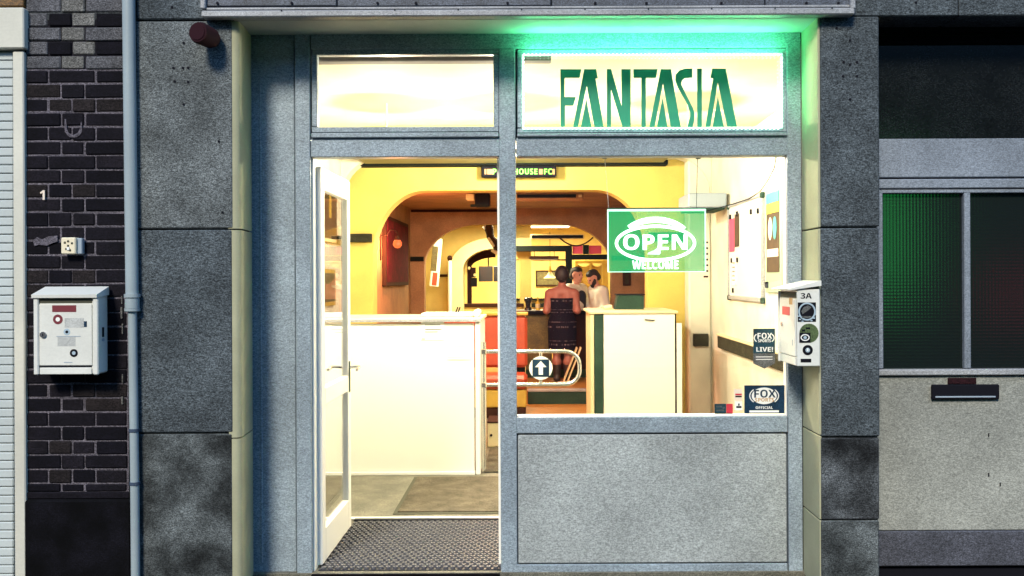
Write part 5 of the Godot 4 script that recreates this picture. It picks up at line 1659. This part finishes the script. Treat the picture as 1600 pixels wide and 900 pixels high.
	slab(s5, "dark_mark", 1153.4, 630.5, 1155.6, 634, d - 0.0006, 0.0005, M.black, 0.0)

# ------------------------------------------------------------------ post boxes
func sticker_disc(t: Node3D, px: float, py: float, d: float, r: float, m: Material, inner: Material = null) -> void:
	var o := part(t, "round_sticker", disc(r / sc(d), 0.0012, 24), m, at(px, py, d), Vector3(PI / 2, 0, 0))
	o.position -= origin_of(t)
	if inner:
		part(o, "print", disc(r * 0.45 / sc(d), 0.0006, 16), inner, Vector3(0, 0.0012, 0))

func build_post_boxes() -> void:
	# left box on the bricks
	var d := -0.125
	var t := thing("mailbox", "white metal mailbox with stickers on the dark brick wall", "mailbox", Vector3(wx(102, 0), wy(585, 0, 102), 0))
	slab(t, "body", 53, 462, 152, 585, d + 0.006, 0.122, M.box_white, 0.006)
	slab(t, "door", 61, 475, 143.6, 571, d, 0.008, M.box_white, 0.003)
	slab(t, "side_trim", 52, 466, 59.6, 586, d - 0.008, 0.02, M.box_white, 0.006)
	slab(t, "side_trim", 145, 466, 153, 586, d - 0.008, 0.02, M.box_white, 0.006)
	slab(t, "bottom_flap", 62, 574.6, 143, 585, d - 0.002, 0.01, M.box_white, 0.003)
	slab(t, "slot_gap", 61, 466, 143.6, 473.6, d + 0.004, 0.004, M.mat_edge, 0.0)
	slab(t, "hinge_gap", 61, 571.6, 143.6, 574, d + 0.005, 0.003, M.hole, 0.0)
	var hw := 51.0 / sc(d)
	var lid := PackedVector2Array([Vector2(-0.001, 0.044), Vector2(-0.001, 0.0), Vector2(-0.142, -0.012), Vector2(-0.144, 0.004)])
	# lid profile runs from the wall (x = 0) outwards, then is pushed sideways
	part(t, "lid", prism(lid, -hw, hw), M.box_white, Vector3(wx(102.5, d), wy(461, 0, 102), 0) - t.position, Vector3(0, PI / 2, 0))
	slab(t, "red_strip", 81.5, 477, 119, 487.4, d - 0.0012, 0.001, M.red_dark, 0.0)
	sticker_disc(t, 90.5, 499, d, 7.6, M.red_dark, M.white)
	sticker_disc(t, 104.6, 518.6, d, 5.2, M.grey_blue_label, M.black)
	sticker_disc(t, 115.5, 551.6, d, 6.2, M.black, M.grey_blue_label)
	slab(t, "worn_sticker", 101, 497, 131, 512, d - 0.0004, 0.0004, M.faded_print, 0.0)
	slab(t, "worn_sticker", 90, 526, 118, 541, d - 0.0004, 0.0004, M.faded_print, 0.0)
	slab(t, "worn_line", 88, 525, 126, 526.2, d - 0.001, 0.0004, M.grey_plastic, 0.0)
	slab(t, "small_mark", 131, 502, 135.6, 511, d - 0.0012, 0.001, M.sticker_blue, 0.0)
	slab(t, "maker_mark", 100, 565.6, 113, 567, d - 0.0008, 0.0006, M.grey_plastic, 0.0)
	var lk := part(t, "lock", disc(4.8 / sc(d), 0.008, 20), M.steel, at(68, 523, d) - t.position, Vector3(PI / 2, 0, 0))
	part(lk, "keyhole", box(Vector3(0.004, 0.002, 0.012), 0.0), M.hole, Vector3(0, 0.0085, 0))
	var xs := wx(152, d + 0.006, 520) + 0.0012
	part(t, "side_print", box(Vector3(0.002, 0.05, 0.02), 0.0), M.black, Vector3(xs, wy(519, -0.06, 160), 0.055) - t.position)
	part(t, "side_print", box(Vector3(0.002, 0.014, 0.026), 0.0), M.grey_plastic, Vector3(xs, wy(531, -0.06, 160), 0.055) - t.position)
	# right box on the reveal
	var r := thing("mailbox", "white mailbox marked 3A with round stickers on the door reveal", "mailbox", Vector3(1.44, wy(573, -0.05, 1260), -0.10))
	var x0 := wx(1245.5, -0.05, 510)
	var x1 := wx(1281.4, -0.05, 510)
	var yb := wy(572.5, -0.05, 1262)
	var yt := wy(452, -0.05, 1262)
	boxw(r, "body", Vector3(x0, yb, -0.27), Vector3(x1, yt, 0.05), M.box_white, 0.004)
	boxw(r, "front_door", Vector3(x0 - 0.010, yb + 0.05, -0.262), Vector3(x0 - 0.001, yt - 0.05, 0.042), M.box_white, 0.003)
	boxw(r, "slot_gap", Vector3(x0 - 0.004, yt - 0.045, -0.262), Vector3(x0 + 0.001, yt - 0.015, 0.042), M.mat_edge, 0.0)
	boxw(r, "front_trim", Vector3(x0 - 0.016, yb + 0.0, -0.275), Vector3(x0 - 0.001, yt - 0.012, -0.264), M.box_white, 0.003)
	boxw(r, "bottom_flap", Vector3(x0 - 0.008, yb + 0.004, -0.262), Vector3(x0 - 0.001, yb + 0.045, 0.042), M.box_white, 0.003)
	var lid2 := PackedVector2Array([Vector2(x1 + 0.004, yt + 0.045), Vector2(x0 - 0.05, yt + 0.002), Vector2(x0 - 0.048, yt - 0.006), Vector2(x1 + 0.004, yt + 0.018)])
	part(r, "lid", prism(lid2, -0.29, 0.062), M.box_white, -r.position)
	var xf := x0 - 0.0105
	boxw(r, "red_label", Vector3(xf - 0.001, wy(494, 0.1), -0.20), Vector3(xf, wy(481, 0.1), -0.05), M.red_label, 0.0)
	boxw(r, "orange_label", Vector3(xf - 0.001, wy(477, 0.1), -0.06), Vector3(xf, wy(467, 0.1), 0.0), M.orange_label, 0.0)
	part(r, "lock", disc(0.012, 0.006, 16), M.steel, Vector3(xf, wy(508, 0.2), -0.20) - r.position, Vector3(0, 0, PI / 2))
	part(r, "scratch_mark", box(Vector3(0.0012, 0.03, 0.012), 0.0), M.grey_plastic, Vector3(xf, wy(537, 0), 0.0) - r.position)
	# near side with print
	d = -0.0505
	txt(r, "number_print", "3A", 1259.5, 462.5, d, 8.5, M.black, 1.25)
	slab(r, "emblem_sticker", 1246.5, 472.5, 1275, 503, d, 0.0008, M.black, 0.0)
	var em := part(r, "emblem_ring", ring(0, 0, 12.5 / sc(d), 13 / sc(d), 1.3 / sc(d), 32), M.grey_blue_label, at(1261, 487, d) - r.position)
	em.scale.z = 0.2
	var leaf := PackedVector2Array()
	for q in [[1252, 486], [1256, 480], [1262, 477], [1268, 480], [1264, 484], [1258, 488], [1254, 491]]:
		var w := at(q[0], q[1], d)
		leaf.append(Vector2(w.x, w.y))
	part(r, "emblem_shape", prism(leaf, -d + 0.0002, -d + 0.0012), M.sticker_grey, -r.position)
	slab(r, "emblem_band", 1253, 494, 1268, 497, d - 0.001, 0.0006, M.sticker_grey, 0.0)
	for q in [[1250, 499], [1254, 502], [1268, 501], [1272, 497], [1248, 494], [1273.5, 491]]:
		slab(r, "emblem_leaf", q[0] - 1.6, q[1] - 1.0, q[0] + 1.6, q[1] + 1.0, d - 0.001, 0.0006, M.grey_blue_label, 0.0)
	sticker_disc(r, 1264, 520.5, d, 15.0, M.sticker_green)
	slab(r, "square_sticker", 1249, 520, 1266.5, 535.5, d - 0.0016, 0.0008, M.black, 0.0)
	var eye := part(r, "eye_print", ring(0, 0, 6.2 / sc(d), 4.6 / sc(d), 0.9 / sc(d), 24), M.white, at(1258, 527.5, d - 0.0016) - r.position)
	eye.scale.z = 0.2
	part(r, "eye_print", disc(2.6 / sc(d), 0.0006, 16), M.grey_blue_label, at(1258, 527.5, d - 0.0018) - r.position, Vector3(PI / 2, 0, 0))
	slab(r, "figure_print", 1259, 511.5, 1266, 514.4, d - 0.0016, 0.0006, M.black, 0.0)
	slab(r, "figure_print", 1253, 515, 1258, 518, d - 0.0016, 0.0006, M.black, 0.0)
	sticker_disc(r, 1262, 547, d, 8.0, M.black, M.grey_blue_label)
	part(r, "sticker_arrow", box(Vector3(0.008, 0.014, 0.001), 0.0), M.white, at(1262, 546.5, d - 0.002) - r.position)
	slab(r, "maker_plate", 1251, 560.6, 1267.6, 566.4, d, 0.0012, M.black, 0.0)
